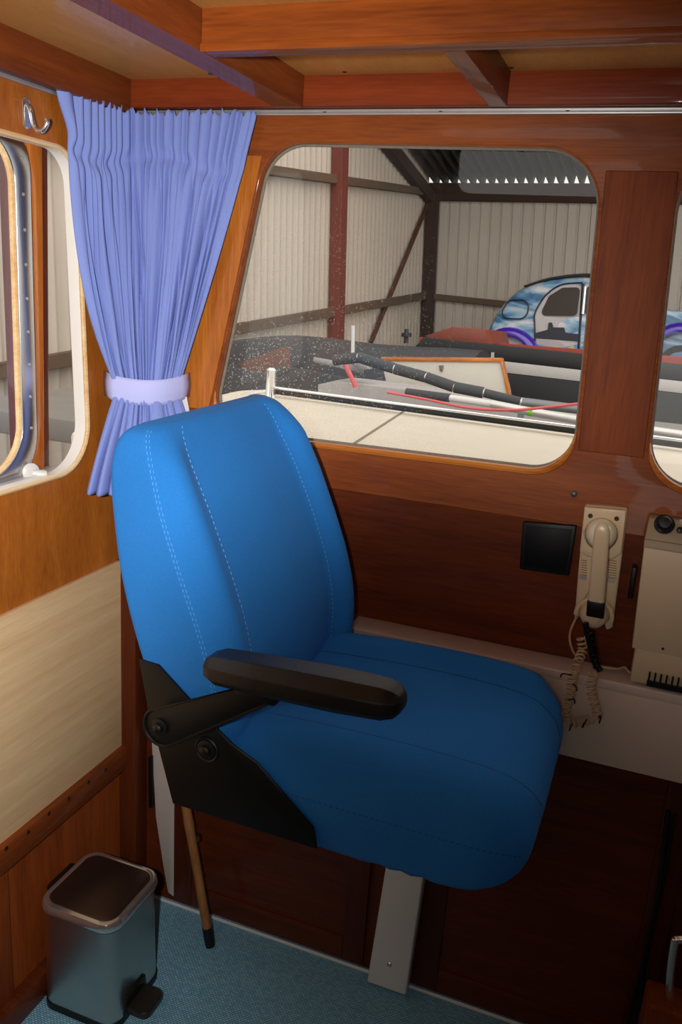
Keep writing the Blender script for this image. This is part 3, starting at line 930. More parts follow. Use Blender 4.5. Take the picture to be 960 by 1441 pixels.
topc, tiec, botc = dense(topc), dense(tiec), dense(botc)
NU = 520
rnd = random.Random(11)
NH, NB = 24, 8
hw = np.cumsum([rnd.uniform(.6, 1.4) for _ in range(NH)]); hw = np.concatenate([[0], hw / hw[-1]])
bw = np.cumsum([rnd.uniform(.55, 1.6) for _ in range(NB)]); bw = np.concatenate([[0], bw / bw[-1]])
rp_ = [(rnd.uniform(0, 6.28), rnd.uniform(2.5, 6), rnd.uniform(.45, 1.15)) for _ in range(NB)]
cr_ = [(rnd.uniform(.03, .97), rnd.uniform(.02, .35), rnd.uniform(.25, .7), rnd.uniform(-.05, .05), rnd.uniform(.006, .013)) for _ in range(30)]


def folds(u, W):
    i = int(min(max(np.searchsorted(W, u, 'right') - 1, 0), len(W) - 2))
    return i, (u - W[i]) / (W[i + 1] - W[i])


def sstep(a, b, x):
    t = max(0.0, min(1.0, (x - a) / (b - a))); return t * t * (3 - 2 * t)


def curtain_pt(u, v):
    if v < .72:
        s = v / .72; z = lerp(ZT, ZK, s)
        ex = lerp(2.7, 1.12, min(1, u * 1.15))
        w = s ** ex
        A_, B__ = topc, tiec
    else:
        s = (v - .72) / .28; z = lerp(ZK, ZBm, s)
        w = s ** .85
        A_, B__ = tiec, botc
    base = along(A_, u).lerp(along(B__, u), w)
    e = 1e-3
    tg = along(A_, min(1, u + e)).lerp(along(B__, min(1, u + e)), w) - along(A_, max(0, u - e)).lerp(along(B__, max(0, u - e)), w)
    tg.normalize(); n = Vector((tg.y, -tg.x))
    # heading: close knife pleats, pinched at the tape
    uh = min(1, max(0, u))
    i, fr = folds(uh, hw)
    head = (abs(math.sin(math.pi * fr)) ** .6 - .45) * .013
    pinch = math.exp(-((v - .125 - .02 * math.sin(u * 9)) / .020) ** 2)
    kh = 1 - sstep(.10, .24, v)
    # body: a few broad folds that lean and fade
    ub = u + .022 * math.sin(v * 7 + u * 5) * sstep(.1, .4, v) * (1 - sstep(.9, 1, u)) * sstep(0, .1, u)
    j, fb = folds(min(1, max(0, ub)), bw)
    p0, p1, p2 = rp_[j]
    body = (abs(math.sin(math.pi * fb)) ** .55 - .5) * .030 * p2 * (.75 + .25 * math.sin(p0 + p1 * v))
    if v < .72:
        body *= 1 - .70 * sstep(.5, .72, v)
    else:
        body *= .30 + .75 * sstep(.72, .95, v)
    fine = (abs(math.sin(math.pi * fr)) ** .6 - .45) * .0022 * (1 - sstep(.5, .72, v) * .85)
    d = head * kh * (1 - .35 * pinch) - .006 * pinch + (body + fine) * (1 - kh)
    # single sharp creases
    for cu_, v0, ln_, sl, dp in cr_:
        if v0 < v < v0 + ln_:
            k = math.sin(math.pi * (v - v0) / ln_)
            x = (u - cu_ - sl * (v - v0)) / .007
            if abs(x) < 4:
                d -= dp * k * math.exp(-x * x)
    d += .003 * math.sin(u * 60 + 2) * pinch
    if v < .05:
        z += (.004 * math.sin(u * 97 + 1.3) + .003 * math.sin(u * 211)) * (1 - v / .05)
    p = base + n * d
    if u < .05:                                    # the leading corner of the heading stands away from the rail
        p.y -= .028 * (1 - u / .05) * (1 - sstep(0, .10, v))
    if u > .93:                                    # flat side hem
        p = base.lerp(p, 1 - .7 * sstep(.93, .96, u))
    p.x = max(p.x, .0125); p.y = min(p.y, -.0125)
    return Vector((p.x, p.y, z))


rows = [[curtain_pt(u, v) for u in np.linspace(0, 1, NU)] for v in list(np.linspace(0, .2, 30)) + list(np.linspace(.21, 1, 80))]
curt = thing('curtain', 'lilac blue pleated curtain gathered in the corner between the windows', 'curtain', (.08, -.06, ZBm))
cf = Geo().grid(rows).link('cloth', LILAC, curt, smooth=180)
so = cf.modifiers.new('thickness', 'SOLIDIFY'); so.thickness = .0012; so.offset = -1
# tieback band
bandr = []
for k, zz in enumerate(np.linspace(-.024, .026, 7)):
    row = []
    for t in np.linspace(0, 1, 40):
        p = along(tiec, t); e = 1e-3
        tg = along(tiec, min(1, t + e)) - along(tiec, max(0, t - e)); tg.normalize(); n = Vector((tg.y, -tg.x))
        bow = .0105 + .0015 * math.cos(math.pi * (k - 3) / 3)
        pt = p + n * bow
        sag = -.006 * math.sin(math.pi * t) + .004 * t
        row.append(Vector((max(pt.x, .012), min(pt.y, -.012), ZK + zz + sag + .004)))
    row.insert(0, Vector((.006, row[0].y + .02, row[0].z + .004))); row.append(Vector((row[-1].x + .002, -.006, row[-1].z + .004)))
    bandr.append(row)
tb = Geo().grid(bandr).link('tieback', LILAC2, curt, smooth=180)
so = tb.modifiers.new('thickness', 'SOLIDIFY'); so.thickness = .002; so.offset = 1
tb['label'] = 'pale lilac tieback band'
wl = Geo().prism([at_y(256, 562, -.022), at_y(262, 558, -.022), at_y(268, 590, -.022), at_y(254, 592, -.022)], (0, .003, 0)).link('tieback_tail', LINING, curt)
wl['label'] = 'white end of the tieback'

# coat hook
hk = at_x(36, 160, 0.0)
hook = thing('coat_hook', 'chrome coat hook on the side wall above the side window', 'hook', (hk.x, hk.y, hk.z - .03))
Geo().prism([Vector((0.0002, hk.y + yy, hk.z + zz)) for yy, zz in [(p.x, p.y) for p in round_poly([(-.009, -.024), (.009, -.024), (.009, .026), (-.009, .026)], .0085, 5)]], (.003, 0, 0), .001).link('hook_plate', CHROME, hook)
Geo().tube(spline([(.004, hk.y, hk.z + .014), (.010, hk.y, hk.z + .006), (.012, hk.y + .002, hk.z - .010), (.016, hk.y + .004, hk.z - .022), (.028, hk.y + .006, hk.z - .025), (.036, hk.y + .008, hk.z - .014), (.036, hk.y + .008, hk.z - .006)], 6), .0042, 10).link('hook_arm', CHROME, hook)

# ------------------------------------------------------------------ outer skin of the side windows
fr_o = round_poly([(-1.0, 1.055), (aft_y + .040, 1.085), (aft_y + .048, 1.755), (-1.0, 1.76)], [.07, .11, .10, .07], 10)
fr_i = round_poly([(-.98, 1.100), (aft_y + .003, 1.125), (aft_y + .008, 1.715), (-.98, 1.715)], [.06, .09, .08, .06], 10)
fr = plate(fr_o, [fr_i], .006, .001, lambda u, v, w: (XO + w, u, v))
wf3 = struct(link_mesh('window_3', fr, mat('window_alu', S(190, 192, 194), .22, 1.0)))
Geo().tube([(XO - .006, p.x, p.y) for p in fr_i], .006, 8, closed=True).link('window_liner', W_EDGE, wf3)
rv = Geo()
for i in range(0, len(fr_o)):
    pass
for zz in np.linspace(1.2, 1.68, 9):
    rv.lathe((XO + .003, aft_y + .026, zz), (1, 0, 0), [(.003, 0), (.003, .001), (.001, .002)], 8)
rv.link('rivet', ALU, wf3)
Geo().prism([(XO - .008, p.x, p.y) for p in fr_i], (.003, 0, 0)).link('window_pane', GLASS2, wf3, smooth=0)
W_GL = wood('glossy_mahogany', S(150, 70, 22), S(206, 122, 50), 'Z', rough=.18, coat=1.0, coat_rough=.03)
mu0, mu1 = at_x(47, 200, XO - .03), at_x(49, 665, XO - .03)
struct(Geo().hexa([(XO - .035, mu1.y - .030, 1.03), (XO - .01, mu1.y - .030, 1.03), (XO - .01, mu1.y + .004, 1.03), (XO - .035, mu1.y + .004, 1.03),
                   (XO - .035, mu0.y - .030, 1.79), (XO - .01, mu0.y - .030, 1.79), (XO - .01, mu0.y + .004, 1.79), (XO - .035, mu0.y + .004, 1.79)], .003).link('trim_17', W_GL))
struct(Geo().hexa([(XO - .05, mu1.y + .005, 1.03), (XO - .02, mu1.y + .005, 1.03), (XO - .02, mu1.y + .03, 1.03), (XO - .05, mu1.y + .03, 1.03),
                   (XO - .05, mu0.y + .005, 1.79), (XO - .02, mu0.y + .005, 1.79), (XO - .02, mu0.y + .03, 1.79), (XO - .05, mu0.y + .03, 1.79)], .003).link('trim_18', wood('plum_mahogany', S(74, 36, 34), S(104, 58, 52), 'Z', rough=.2, coat=1.0)))
struct(Geo().box((XO - .04, mu1.y - .056, 1.03), (XO - .018, mu1.y - .031, 1.79), .003).link('trim_25', bpy.data.materials['plum_mahogany']))
struct(Geo().box((XO - .028, mu1.y + .02, 1.06), (XO - .025, .10, 1.80)).link('window_4', GLASS2, smooth=0))
# white sill between the skins
sl = Geo().hexa([(XO - .02, -.9, z_b - .03), (-.0, -.9, z_b - .03), (0.0, .0, z_b - .03 + .02), (XO - .02, .0, z_b - .01),
                 (XO - .02, -.9, z_b - .004), (-.002, -.9, z_b - .004), (-.002, .0, z_b + .012), (XO - .02, .0, z_b + .012)], .002)
struct(sl.link('trim_19', WHITEP))
vf = at_x(50, 668, -.035)
vent = thing('window_catch', 'round white window catch at the foot of the side window mullion', 'catch', (vf.x, vf.y, vf.z))
Geo().lathe(vf + Vector((-.012, 0, .004)), (1, -.5, .15), [(.017, 0), (.017, .004), (.014, .006), (.006, .007)], 20).link('catch_plate', WHITEP, vent)
Geo().lathe(vf + Vector((-.006, .0, .002)), (1, .7, -.1), [(.008, 0), (.008, .022), (.006, .026)], 14).link('catch_stem', WHITEP, vent)
sb = Geo()

# ------------------------------------------------------------------ pedal bin
BZ = .238
binr = thing('pedal_bin', 'brushed steel pedal bin standing in the corner by the light panel', 'bin', (.128, -.288, 0))


def sq(z, x0, x1, y0, y1, r):
    return [Vector((p.x, p.y, z)) for p in round_poly([(x0, y0), (x1, y0), (x1, y1), (x0, y1)], r, 8)]


BX0, BX1, BY0, BY1 = .036, .222, -.380, -.200
Geo().loft([sq(.0, BX0, BX1, BY0, BY1, .032), sq(.014, BX0, BX1, BY0, BY1, .032), sq(.0145, BX0 + .003, BX1 - .003, BY0 + .003, BY1 - .003, .03)]).link('bin_base', BLACKP, binr)
Geo().loft([sq(.0145, BX0 + .002, BX1 - .002, BY0 + .002, BY1 - .002, .032), sq(.1, BX0 + .002, BX1 - .004, BY0 + .003, BY1 - .003, .032), sq(BZ - .004, BX0 + .003, BX1 - .006, BY0 + .005, BY1 - .005, .032)]).link('bin_body', STEEL, binr)
Geo().loft([sq(BZ - .004, BX0 + .006, BX1 - .009, BY0 + .008, BY1 - .008, .03), sq(BZ + .004, BX0 + .006, BX1 - .009, BY0 + .008, BY1 - .008, .03)]).link('bin_gasket', BLACKP, binr)
lx0, lx1, ly0, ly1 = BX0 - .002, BX1 + .0, BY0 - .003, BY1 + .002
lid = Geo().loft([sq(BZ + .003, lx0 + .002, lx1 - .002, ly0 + .002, ly1 - .002, .034), sq(BZ + .006, lx0, lx1, ly0, ly1, .036), sq(BZ + .016, lx0, lx1, ly0, ly1, .036),
                  sq(BZ + .022, lx0 + .003, lx1 - .003, ly0 + .003, ly1 - .003, .034), sq(BZ + .0240, lx0 + .010, lx1 - .010, ly0 + .010, ly1 - .010, .03),
                  sq(BZ + .0225, lx0 + .013, lx1 - .013, ly0 + .013, ly1 - .013, .028)]).link('bin_lid', CHROME, binr)
lid['label'] = 'polished steel lid rim'
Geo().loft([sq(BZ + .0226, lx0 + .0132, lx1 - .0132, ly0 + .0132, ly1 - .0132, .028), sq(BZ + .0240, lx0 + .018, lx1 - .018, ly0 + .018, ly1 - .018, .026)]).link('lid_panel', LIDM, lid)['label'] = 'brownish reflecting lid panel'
Geo().box((BX0 - .016, BY0 + .05, BZ - .03), (BX0 - .001, BY1 - .05, BZ + .018), .004).link('hinge_housing', BLACKP, binr)
pd = Geo()
pcx, pcy = .245, -.305
pd.loft([[Vector((p.x, p.y, z)) for p in round_poly([(BX1 - .004, pcy - .035 * s), (BX1 + .05 * s2, pcy - .037 * s), (BX1 + .05 * s2, pcy + .037 * s), (BX1 - .004, pcy + .035 * s)], [.002, .016, .016, .002], 6)]
         for z, s, s2 in ((.018, .95, .96), (.021, 1, 1), (.030, 1, 1), (.034, .94, .95))])
ped = pd.link('pedal', mat('pedal_black', S(30, 26, 24), .3, noise=.1), binr)
ped['label'] = 'dark foot pedal'
Geo().prism([(BX1 - .003, pcy - .04, .016), (BX1 - .003, pcy + .04, .016), (BX1 - .003, pcy + .034, .058), (BX1 - .003, pcy - .034, .058)], (.005, 0, 0), .0015).link('pedal_guard', BLACKP, binr)

# ------------------------------------------------------------------ cane
c0 = Vector(at_z(296, 1331, 0.004)); c1 = at_y(270, 1140, -.05)
cd = (c1 - c0); c2_ = c0 + cd * 2.9
c2_.y = min(c2_.y, -.02)
cane = thing('walking_cane', 'bamboo cane leaning in the corner below the chair', 'cane', c0)
cp_ = [c0.lerp(c2_, t) for t in np.linspace(0.02, 1, 30)]
rr_ = []
for i, t in enumerate(np.linspace(.02, 1, 30)):
    rr_.append(.0108 + (.0012 if i in (9, 18, 26) else 0))
Geo().tube(cp_, rr_, 12).link('shaft', BAMBOO, cane)
Geo().tube([c0, c0.lerp(c2_, .02), c0.lerp(c2_, .05)], [.0112, .012, .012], 12).link('ferrule', BLACKP, cane)['label'] = 'black rubber tip'
cb = c0.lerp(c1, .80)
Geo().tube([cb - cd.normalized() * .006, cb, cb + cd.normalized() * .006], .0118, 12).link('ring', mat('cane_ring', S(58, 34, 18), .5), cane)['label'] = 'dark band round the cane'

# ------------------------------------------------------------------ black wall box
bxp = [at_y(*p, -.012) for p in ((736, 734), (812, 740), (801, 811), (731, 801))]
wb = thing('wall_box', 'flat square black box on the mahogany board beside the telephone', 'box', ((bxp[0].x + bxp[1].x) / 2, 0, bxp[2].z))
Geo().prism(bxp, (0, .0118, 0), .003, 3).link('box_body', BLACKP, wb)
Geo().prism([p.lerp(sum(bxp, Vector()) / 4, .16) + Vector((0, -.0022, 0)) for p in bxp], (0, .003, 0), .001).link('cover_plate', mat('black_satin', S(13, 13, 14), .5, spec=.2), wb)
q = at_y(808, 695)
tag(Geo().lathe(q, (0, -1, 0), [(.006, .0), (.006, .002), (.0035, .004), (.001, .0045)], 14).link('screw', mat('grey_zinc', S(90, 100, 96), .4, .6), base=q), 'single grey screw in the board over the telephone', 'screw')

# ------------------------------------------------------------------ telephone on its wall cradle
ph = thing('wall_telephone', 'cream marine telephone handset hanging in its wall cradle', 'telephone', (1.005, 0, .92))
o0 = [at_y(*p, -.02) for p in ((823, 711), (884, 716), (875, 790), (862, 885), (853, 888), (846, 862), (820, 860), (813, 872), (808, 876), (814, 800))]
crd = Geo().prism([Vector((p.x, -.018, p.z)) for p in o0], (0, .017, 0), .004, 3).link('cradle', CREAM, ph)
# raised lip round the upper cup, and lower cup
eC = at_y(846, 752, -.045); mC = at_y(836, 861, -.04)
cup = Geo()
oo = [at_y(*p, -.03) for p in ((823, 713), (882, 718), (875, 778), (862, 787), (826, 783), (816, 775))]
hole = [Vector((eC.x + math.cos(a) * .0275, 0, at_y(846, 752, -.03).z + math.sin(a) * .0295)) for a in np.linspace(0, 2 * math.pi, 40)[:-1]]
cpm = plate([(p.x, p.z) for p in oo][::-1], [[(p.x, p.z) for p in hole]], .014, .003, lambda u, v, w: (u, -.026 + w, v))
link_mesh('upper_cup', cpm, CREAM, crd)
lc = at_y(836, 866, -.03)
low = []
for a in np.linspace(math.radians(-8), math.radians(188), 22):
    low.append(Vector((lc.x + math.cos(a) * .031, -.03, lc.z + math.sin(a) * .031)))
Geo().tube(low, .0045, 8).link('lower_cup', CREAM, crd)
for pp in ((831, 726), (868, 730)):
    c = at_y(pp[0], pp[1], -.0335)
    Geo().lathe(c, (0, -1, 0), [(.0042, -.001), (.0042, .0004), (.002, .0002)], 14).link('screw_hole', mat('dark_hole', S(40, 28, 20), .6) if 'dark_hole' not in MATS else MATS['dark_hole'], crd)
for (xa, xb) in ((818, 826), (856, 868)):
    gr = Geo()
    for i in range(8):
        a = at_y(xa, 788 + i * 3.4, -.0185); b = at_y(xb, 789 + i * 3.4, -.0185)
        gr.box((a.x, -.0190, a.z - .0007), (b.x, -.0178, a.z + .0007))
    gr.link('grille', MATS.get('cradle_lines') or mat('cradle_lines', S(150, 112, 74), .6), crd, smooth=0)
for pp in ((815, 808, 825, 817), (855, 812, 865, 821)):
    a = at_y(pp[0], pp[1], -.0185); b = at_y(pp[2], pp[3], -.0185)
    Geo().box((a.x, -.0188, b.z), (b.x, -.0178, a.z)).link('label_plate', mat('grey_label', S(170, 164, 158), .5) if 'grey_label' not in MATS else MATS['grey_label'], crd, smooth=0)
hs_ = thing('tmp', 'x', 'x', (0, 0, 0)); bpy.data.objects.remove(hs_)
hx0 = at_y(847, 752, -.075); hx1 = at_y(838, 862, -.062)
hset = Geo()
sec = []
for t, w, th in ((-.14, .004, .006), (-.11, .009, .012), (-.03, .0128, .017), (.1, .0132, .017), (.5, .0138, .016), (.9, .0142, .016), (1.06, .0125, .014), (1.12, .008, .010)):
    c = hx0.lerp(hx1, t)
    sec.append([Vector((c.x + p.x, c.y + p.y, c.z)) for p in round_poly([(-w, -th / 2), (w, -th / 2), (w, th / 2), (-w, th / 2)], min(.006, th * .4), 4)])
hnd = hset.loft(sec).link('handset', CREAM, ph)
e0 = at_y(846, 752, -.045)
Geo().lathe((e0.x, -.030, e0.z), (0, -1, 0), [(.0255, .0), (.0265, .006), (.0262, .014), (.0235, .026), (.018, .034), (.010, .039), (.002, .041)], 30).link('earpiece', CREAM2, hnd)
m0 = at_y(836, 866, -.045)
Geo().lathe((m0.x, -.026, m0.z), (0, -1, 0), [(.0245, .0), (.0255, .006), (.0250, .014), (.022, .026), (.017, .032), (.009, .036), (.002, .037)], 30).link('mouthpiece', CREAM, hnd)
kb0 = hx0.lerp(hx1, .84); kb1 = hx0.lerp(hx1, 1.05)
Geo().hexa([(kb1.x - .0152, kb1.y - .0095, kb1.z), (kb1.x + .0152, kb1.y - .0095, kb1.z), (kb1.x + .0152, kb1.y + .009, kb1.z), (kb1.x - .0152, kb1.y + .009, kb1.z),
            (kb0.x - .0150, kb0.y - .0095, kb0.z), (kb0.x + .0150, kb0.y - .0095, kb0.z), (kb0.x + .0150, kb0.y + .009, kb0.z), (kb0.x - .0150, kb0.y + .009, kb0.z)], .003).link('talk_switch', BLACKP, hnd)['label'] = 'black press switch in the grip'
CY_ = -.088


def helix(path, R, turns, n=14):
    P = [Vector(p) for p in path]; L = [0]
    for a, b in zip(P, P[1:]): L.append(L[-1] + (b - a).length)
    out = []; N = turns * n
    for i in range(N + 1):
        s = L[-1] * i / N
        k = next((j for j in range(1, len(L)) if L[j] >= s - 1e-9), len(L) - 1)
        c = P[k - 1].lerp(P[k], (s - L[k - 1]) / max(L[k] - L[k - 1], 1e-9))
        t = (P[min(k + 1, len(P) - 1)] - P[max(k - 2, 0)]).normalized()
        u = t.cross(Vector((0, 1, 0))).normalized(); w = t.cross(u)
        a = 2 * math.pi * i / n
        out.append(c + (u * math.cos(a) + w * math.sin(a)) * R)
    return out


CORD = mat('cord_beige', S(196, 166, 126), .45, noise=.05)
c_a = spline([at_y(*p, -.06 if p[1] < 925 else CY_) for p in ((818, 896), (820, 915), (812, 935), (806, 955), (802, 980), (797, 1002), (796, 1012), (804, 1017), (820, 1016), (838, 1010))], 8)
c_b = spline([at_y(*p, CY_) for p in ((838, 1010), (840, 1000), (835, 985), (832, 968), (836, 948))], 8)
coil = Geo().tube(helix(c_a + c_b[1:], .0074, 32), .0020, 6)
cl = coil.link('coiled_cord', CORD, ph, smooth=80)
cl['label'] = 'beige coiled cord looped below the handset'
tw = Geo()
for s_ in (-1, 1):
    pth = spline([at_y(*p, CY_ + .004) for p in ((831, 888), (833, 905), (836, 925), (842, 942))], 10)
    hp = helix(pth, .0042, 7)
    tw.tube(hp, .0036, 6)
pth = spline([at_y(*p, CY_ + .004) for p in ((824, 876), (826, 888), (830, 905), (836, 930), (845, 944))], 10)
tw.tube(pth, .0055, 8)
tw.link('taped_cable', BLACKP, ph)['label'] = 'black taped lead under the mouthpiece'
Geo().tube(spline([at_y(*p, -.03 if p[1] < 900 else -.055) for p in ((812, 868), (804, 885), (802, 900), (806, 915), (812, 924))], 8), .0021, 8).link('lead', CORD, ph)
for (a, b, c) in (((804, 950), (792, 948), (789, 953)), ((806, 962), (812, 968), (811, 972)), ((800, 985), (808, 984), (809, 990)), ((842, 1010), (846, 1008), (843, 1018)), ((806, 1018), (803, 1024), (801, 1028)), ((822, 1017), (820, 1024), (826, 1012))):
    Geo().tube(spline([at_y(*a, CY_ - .009), at_y(*b, CY_ - .012), at_y(*c, CY_ - .011)], 6), .0013, 6).link('cable_tie', BLACKP, cl)
cw = Geo().tube(spline([(at_y(838, 938, -.02).x, -.035, SHZ + .010), (1.06, -.03, SHZ + .0105), (1.075, -.02, SHZ + .012), (1.085, -.035, SHZ + .011), (1.11, -.045, SHZ + .011), (1.13, -.04, SHZ + .011)], 8), .0022, 8)
tag(cw.link('power_lead', CORD, base=(1.06, -.03, SHZ + .006)), 'thin cream lead lying on the shelf end under the radio', 'cable')

# ------------------------------------------------------------------ radio set
rd = thing('radio_set', 'beige marine radio set standing on the white shelf', 'radio', (1.20, -.03, SHZ))
fl_, fb_ = at_y(905, 770, -.07), at_y(889, 912, -.07)
x0r, x1r = 1.074, 1.40
Geo().hexa([(x0r + .006, -.07, fb_.z), (x1r, -.07, fb_.z), (x1r, -.004, fb_.z), (x0r + .006, -.004, fb_.z),
            (x0r - .002, -.07, fl_.z), (x1r, -.07, fl_.z), (x1r, -.004, fl_.z), (x0r - .002, -.004, fl_.z)], .002).link('case', RADIOM, rd)
tz = at_y(908, 727, -.04).z
Geo().hexa([(x0r - .003, -.072, fl_.z + .0005), (x1r, -.072, fl_.z + .0005), (x1r, -.004, fl_.z + .0005), (x0r - .003, -.004, fl_.z + .0005),
            (x0r - .003, -.068, fl_.z + .014), (x1r, -.068, fl_.z + .014), (x1r, -.004, fl_.z + .014), (x0r - .003, -.004, fl_.z + .014)], .001).link('strip', RADIOD, rd)
cpl = Geo().hexa([(x0r - .003, -.068, fl_.z + .0145), (x1r, -.068, fl_.z + .0145), (x1r, -.004, fl_.z + .0145), (x0r - .003, -.004, fl_.z + .0145),
                  (x0r - .001, -.050, tz), (x1r, -.050, tz), (x1r, -.004, tz), (x0r - .001, -.004, tz)], .001).link('control_panel', RADIOD, rd)
kn = at_y(935, 738, -.062)
Geo().lathe(kn, (0, -1, .45), [(.0165, 0), (.0165, .003), (.0125, .005), (.0115, .016), (.009, .0185), (.002, .019)], 24).link('tuning_knob', BLACKP, rd)
for p in ((930, 744.5), (957, 746)):
    c = at_y(*p, -.065)
    Geo().lathe(c, (0, -1, .4), [(.0055, -.002), (.0055, .002), (.0045, .006), (.001, .007)], 16).link('knob', BLACKP, rd)
c = at_y(959, 735, -.063)
Geo().box((c.x - .003, c.y - .001, c.z - .004), (c.x + .012, c.y + .004, c.z + .004), .0005).link('dial_label', MATS['grey_label'], rd)
Geo().box((x0r + .012, -.066, SHZ + .0085), (x1r - .01, -.006, fb_.z), .002).link('case_foot', RADIOM, rd)
hc = at_y(933, 913, -.0705)
Geo().lathe(hc, (0, -1, 0), [(.0025, -.001), (.0025, .0003), (.001, .0004)], 10).link('screw', BLACKP, rd)
hs0 = at_y(914, 938, -.0665)
g = Geo().box((hs0.x, -.072, SHZ + .0085), (x1r - .02, -.066, SHZ + .018))
for i in range(24):
    xx = hs0.x + .001 + i * .0095
    g.box((xx, -.0715, SHZ + .016), (xx + .003, -.066, SHZ + .034))
g.link('heat_sink', BLACKP, rd)
for xx in (x0r + .02, x1r - .04):
    Geo().box((xx, -.055, SHZ + .0052), (xx + .02, -.02, SHZ + .0088), .001).link('foot', BLACKP, rd)
# bracket between the phone and the radio
tag(Geo().box((at_y(897, 800, -.03).x - .008, -.03, at_y(897, 845, -.03).z), (at_y(897, 800, -.03).x, -.0005, at_y(897, 800, -.03).z), .002).link('bracket', BLACKP, base=(1.06, -.03, 1.0)), 'small black bracket at the side of the radio set', 'bracket')

# ------------------------------------------------------------------ cable down the cabinet, grab rail at the edge
cabp = [at_y(*p, -.018) for p in ((941, 1142), (934, 1200), (928, 1250), (918, 1300), (907, 1350), (903, 1400), (901, 1441))]
cabp.append(Vector((cabp[-1].x - .004, -.018, .012)))
tag(Geo().tube(spline(cabp, 8), .005, 8).link('black_cable', BLACKP, base=(cabp[-1].x, -.018, .005)), 'black cable hanging down the cabinet front', 'cable')
cab2 = [at_y(*p, -.018) for p in ((950, 1146), (941, 1200), (932, 1250), (920, 1292), (906, 1350), (893, 1405), (884, 1441))]
tag(Geo().tube(spline(cab2, 8), .0032, 8).link('thin_cable', BLACKP, base=cab2[-1]), 'thinner black cable running beside the thick one', 'cable')
HYY = -.28
g0, g1 = at_y(949, 1330, HYY), at_y(944, 1441, HYY)
gr_ = thing('grab_rail', 'bright chrome grab rail on a mahogany block at the cabinet end', 'rail', (g1.x, HYY, 0))
pr = [Vector((g0.x + .03, HYY, g0.z + .02)), g0 + Vector((.004, 0, .012)), g0, g0.lerp(g1, .5) + Vector((-.004, 0, 0)), g1, g1 + Vector((-.002, 0, -.08))]
blk = at_y(930, 1400, HYY)
Geo().box((blk.x - .022, HYY - .03, 0), (blk.x + .16, HYY + .03, blk.z), .006, 3).link('block', W_V, gr_)
Geo().tube(spline(pr, 8), .0065, 12).link('tube', CHROME, gr_)
# ------------------------------------------------------------------ outside the front windows: own cabin top
ZD = 1.12
dk = [at_z(*p, ZD) for p in ((388, 548), (600, 571), (812, 601))]
far_y = [p.y for p in dk]
x_l = dk[0].x
dx_ = (dk[2].y - dk[0].y) / (dk[2].x - dk[0].x)


def fy(x): return dk[0].y + dx_ * (x - dk[0].x)


out_d = round_poly([(x_l - .02, .097), (2.6, .097), (2.6, fy(2.6)), (x_l - .1, fy(x_l - .1))], [.05, .01, .01, .16], 10)
dko = Geo().prism([(p.x, p.y, ZD) for p in out_d], (0, 0, -.05), .012, 3)
struct(dko.link('floor_foredeck', DECKM))
s0, s1 = at_z(575, 575, ZD), at_z(518, 612, ZD)
sd = (s1 - s0)
struct(Geo().tube([s0 + Vector((0, 0, .0005)), s0 + sd * 1.6 + Vector((0, 0, .0005))], .004, 6).link('trim_20', mat('deck_seam', S(120, 110, 96), .8)))
struct(Geo().prism([(p.x, p.y, ZD - .0505) for p in out_d], (0, 0, -.9)).link('wall_foredeck', mat('hull_white', S(200, 196, 188), .5, noise=.06)))
struct(Geo().box((-.06, .070, .6), (2.6, .095, 1.145), .004).link('trim_21', W_EDGEX))
# handrail along its far edge
hr = thing('deck_rail', 'chrome tube rail along the far edge of the cream deck', 'rail', (dk[0].x, fy(dk[0].x) - .03, ZD))
hz = ZD + .030
ra, rb_ = at_z(388, 546, hz), at_z(812, 601, hz)
rd0 = (rb_ - ra)
rp = [ra + rd0 * t for t in np.linspace(0, 2.6, 14)]
Geo().tube(rp, .0055, 10).link('tube', CHROME, hr)
Geo().tube([p + Vector((0, .004, -.014)) for p in rp], .008, 8).link('rubber_strip', BLACKP, hr)
sp0 = at_z(381, 546, hz); sp0.z = ZD + .01
Geo().lathe((sp0.x, sp0.y, ZD - .004), (0, 0, 1), [(.020, 0), (.018, .02), (.016, .085), (.018, .095), (.010, .102)], 16).link('stanchion', CHROME, hr)
Geo().tube(spline([sp0 + Vector((0, 0, .01)), sp0 + Vector((-.07, -.02, -.005)), sp0 + Vector((-.16, -.04, -.05))], 6), .006, 6).link('wire', ALU, hr)

struct(Geo().box((-2.2, 1.66, .70), (2.7, 4.0, .812), .01).link('floor_bow', mat('bow_deck', S(120, 116, 110), .7, noise=.15, nscale=6)))
# silvery spar and grey sleeved mast lowered over the foredeck
YM = 2.0
def my(px, py, y=YM): return at_y(px, py, y)


mast = thing('lowered_mast', 'lowered mast in grey foam sleeves beyond the cream deck', 'mast', my(640, 560))
joints = [(470, 507), (505, 503), (556, 519), (600, 531), (640, 545), (682, 553), (735, 566), (830, 578)]
for i, (a, b) in enumerate(zip(joints, joints[1:])):
    A, B = my(*a), my(*b); d = (B - A)
    if i < 6:
        Geo().tube([A, A + d * .96], .024 if i < 5 else .019, 10).link('foam_sleeve', GREYFOAM, mast)
        Geo().tube([A + d * .95, B], .019, 10).link('pole_joint', ALU, mast)
    else:
        Geo().tube([A, B], .020, 10).link('pole', mat('grey_pole', S(120, 122, 124), .45, .5), mast)
ct_ = my(735, 568)
Geo().box((ct_.x - .012, ct_.y - .012, .813), (ct_.x + .012, ct_.y + .012, ct_.z - .016)).link('crutch', MATS['grey_pole'], mast)
spar = Geo().tube([my(692, 568.5, 1.87), my(740, 578, 1.84), my(812, 591, 1.80), my(1000, 618, 1.7)], .017, 12)
spo = tag(spar.link('spar', ALU, base=my(700, 577, 1.85)), 'bare aluminium spar with a green tape mark lying beyond the chrome deck rail', 'pole')
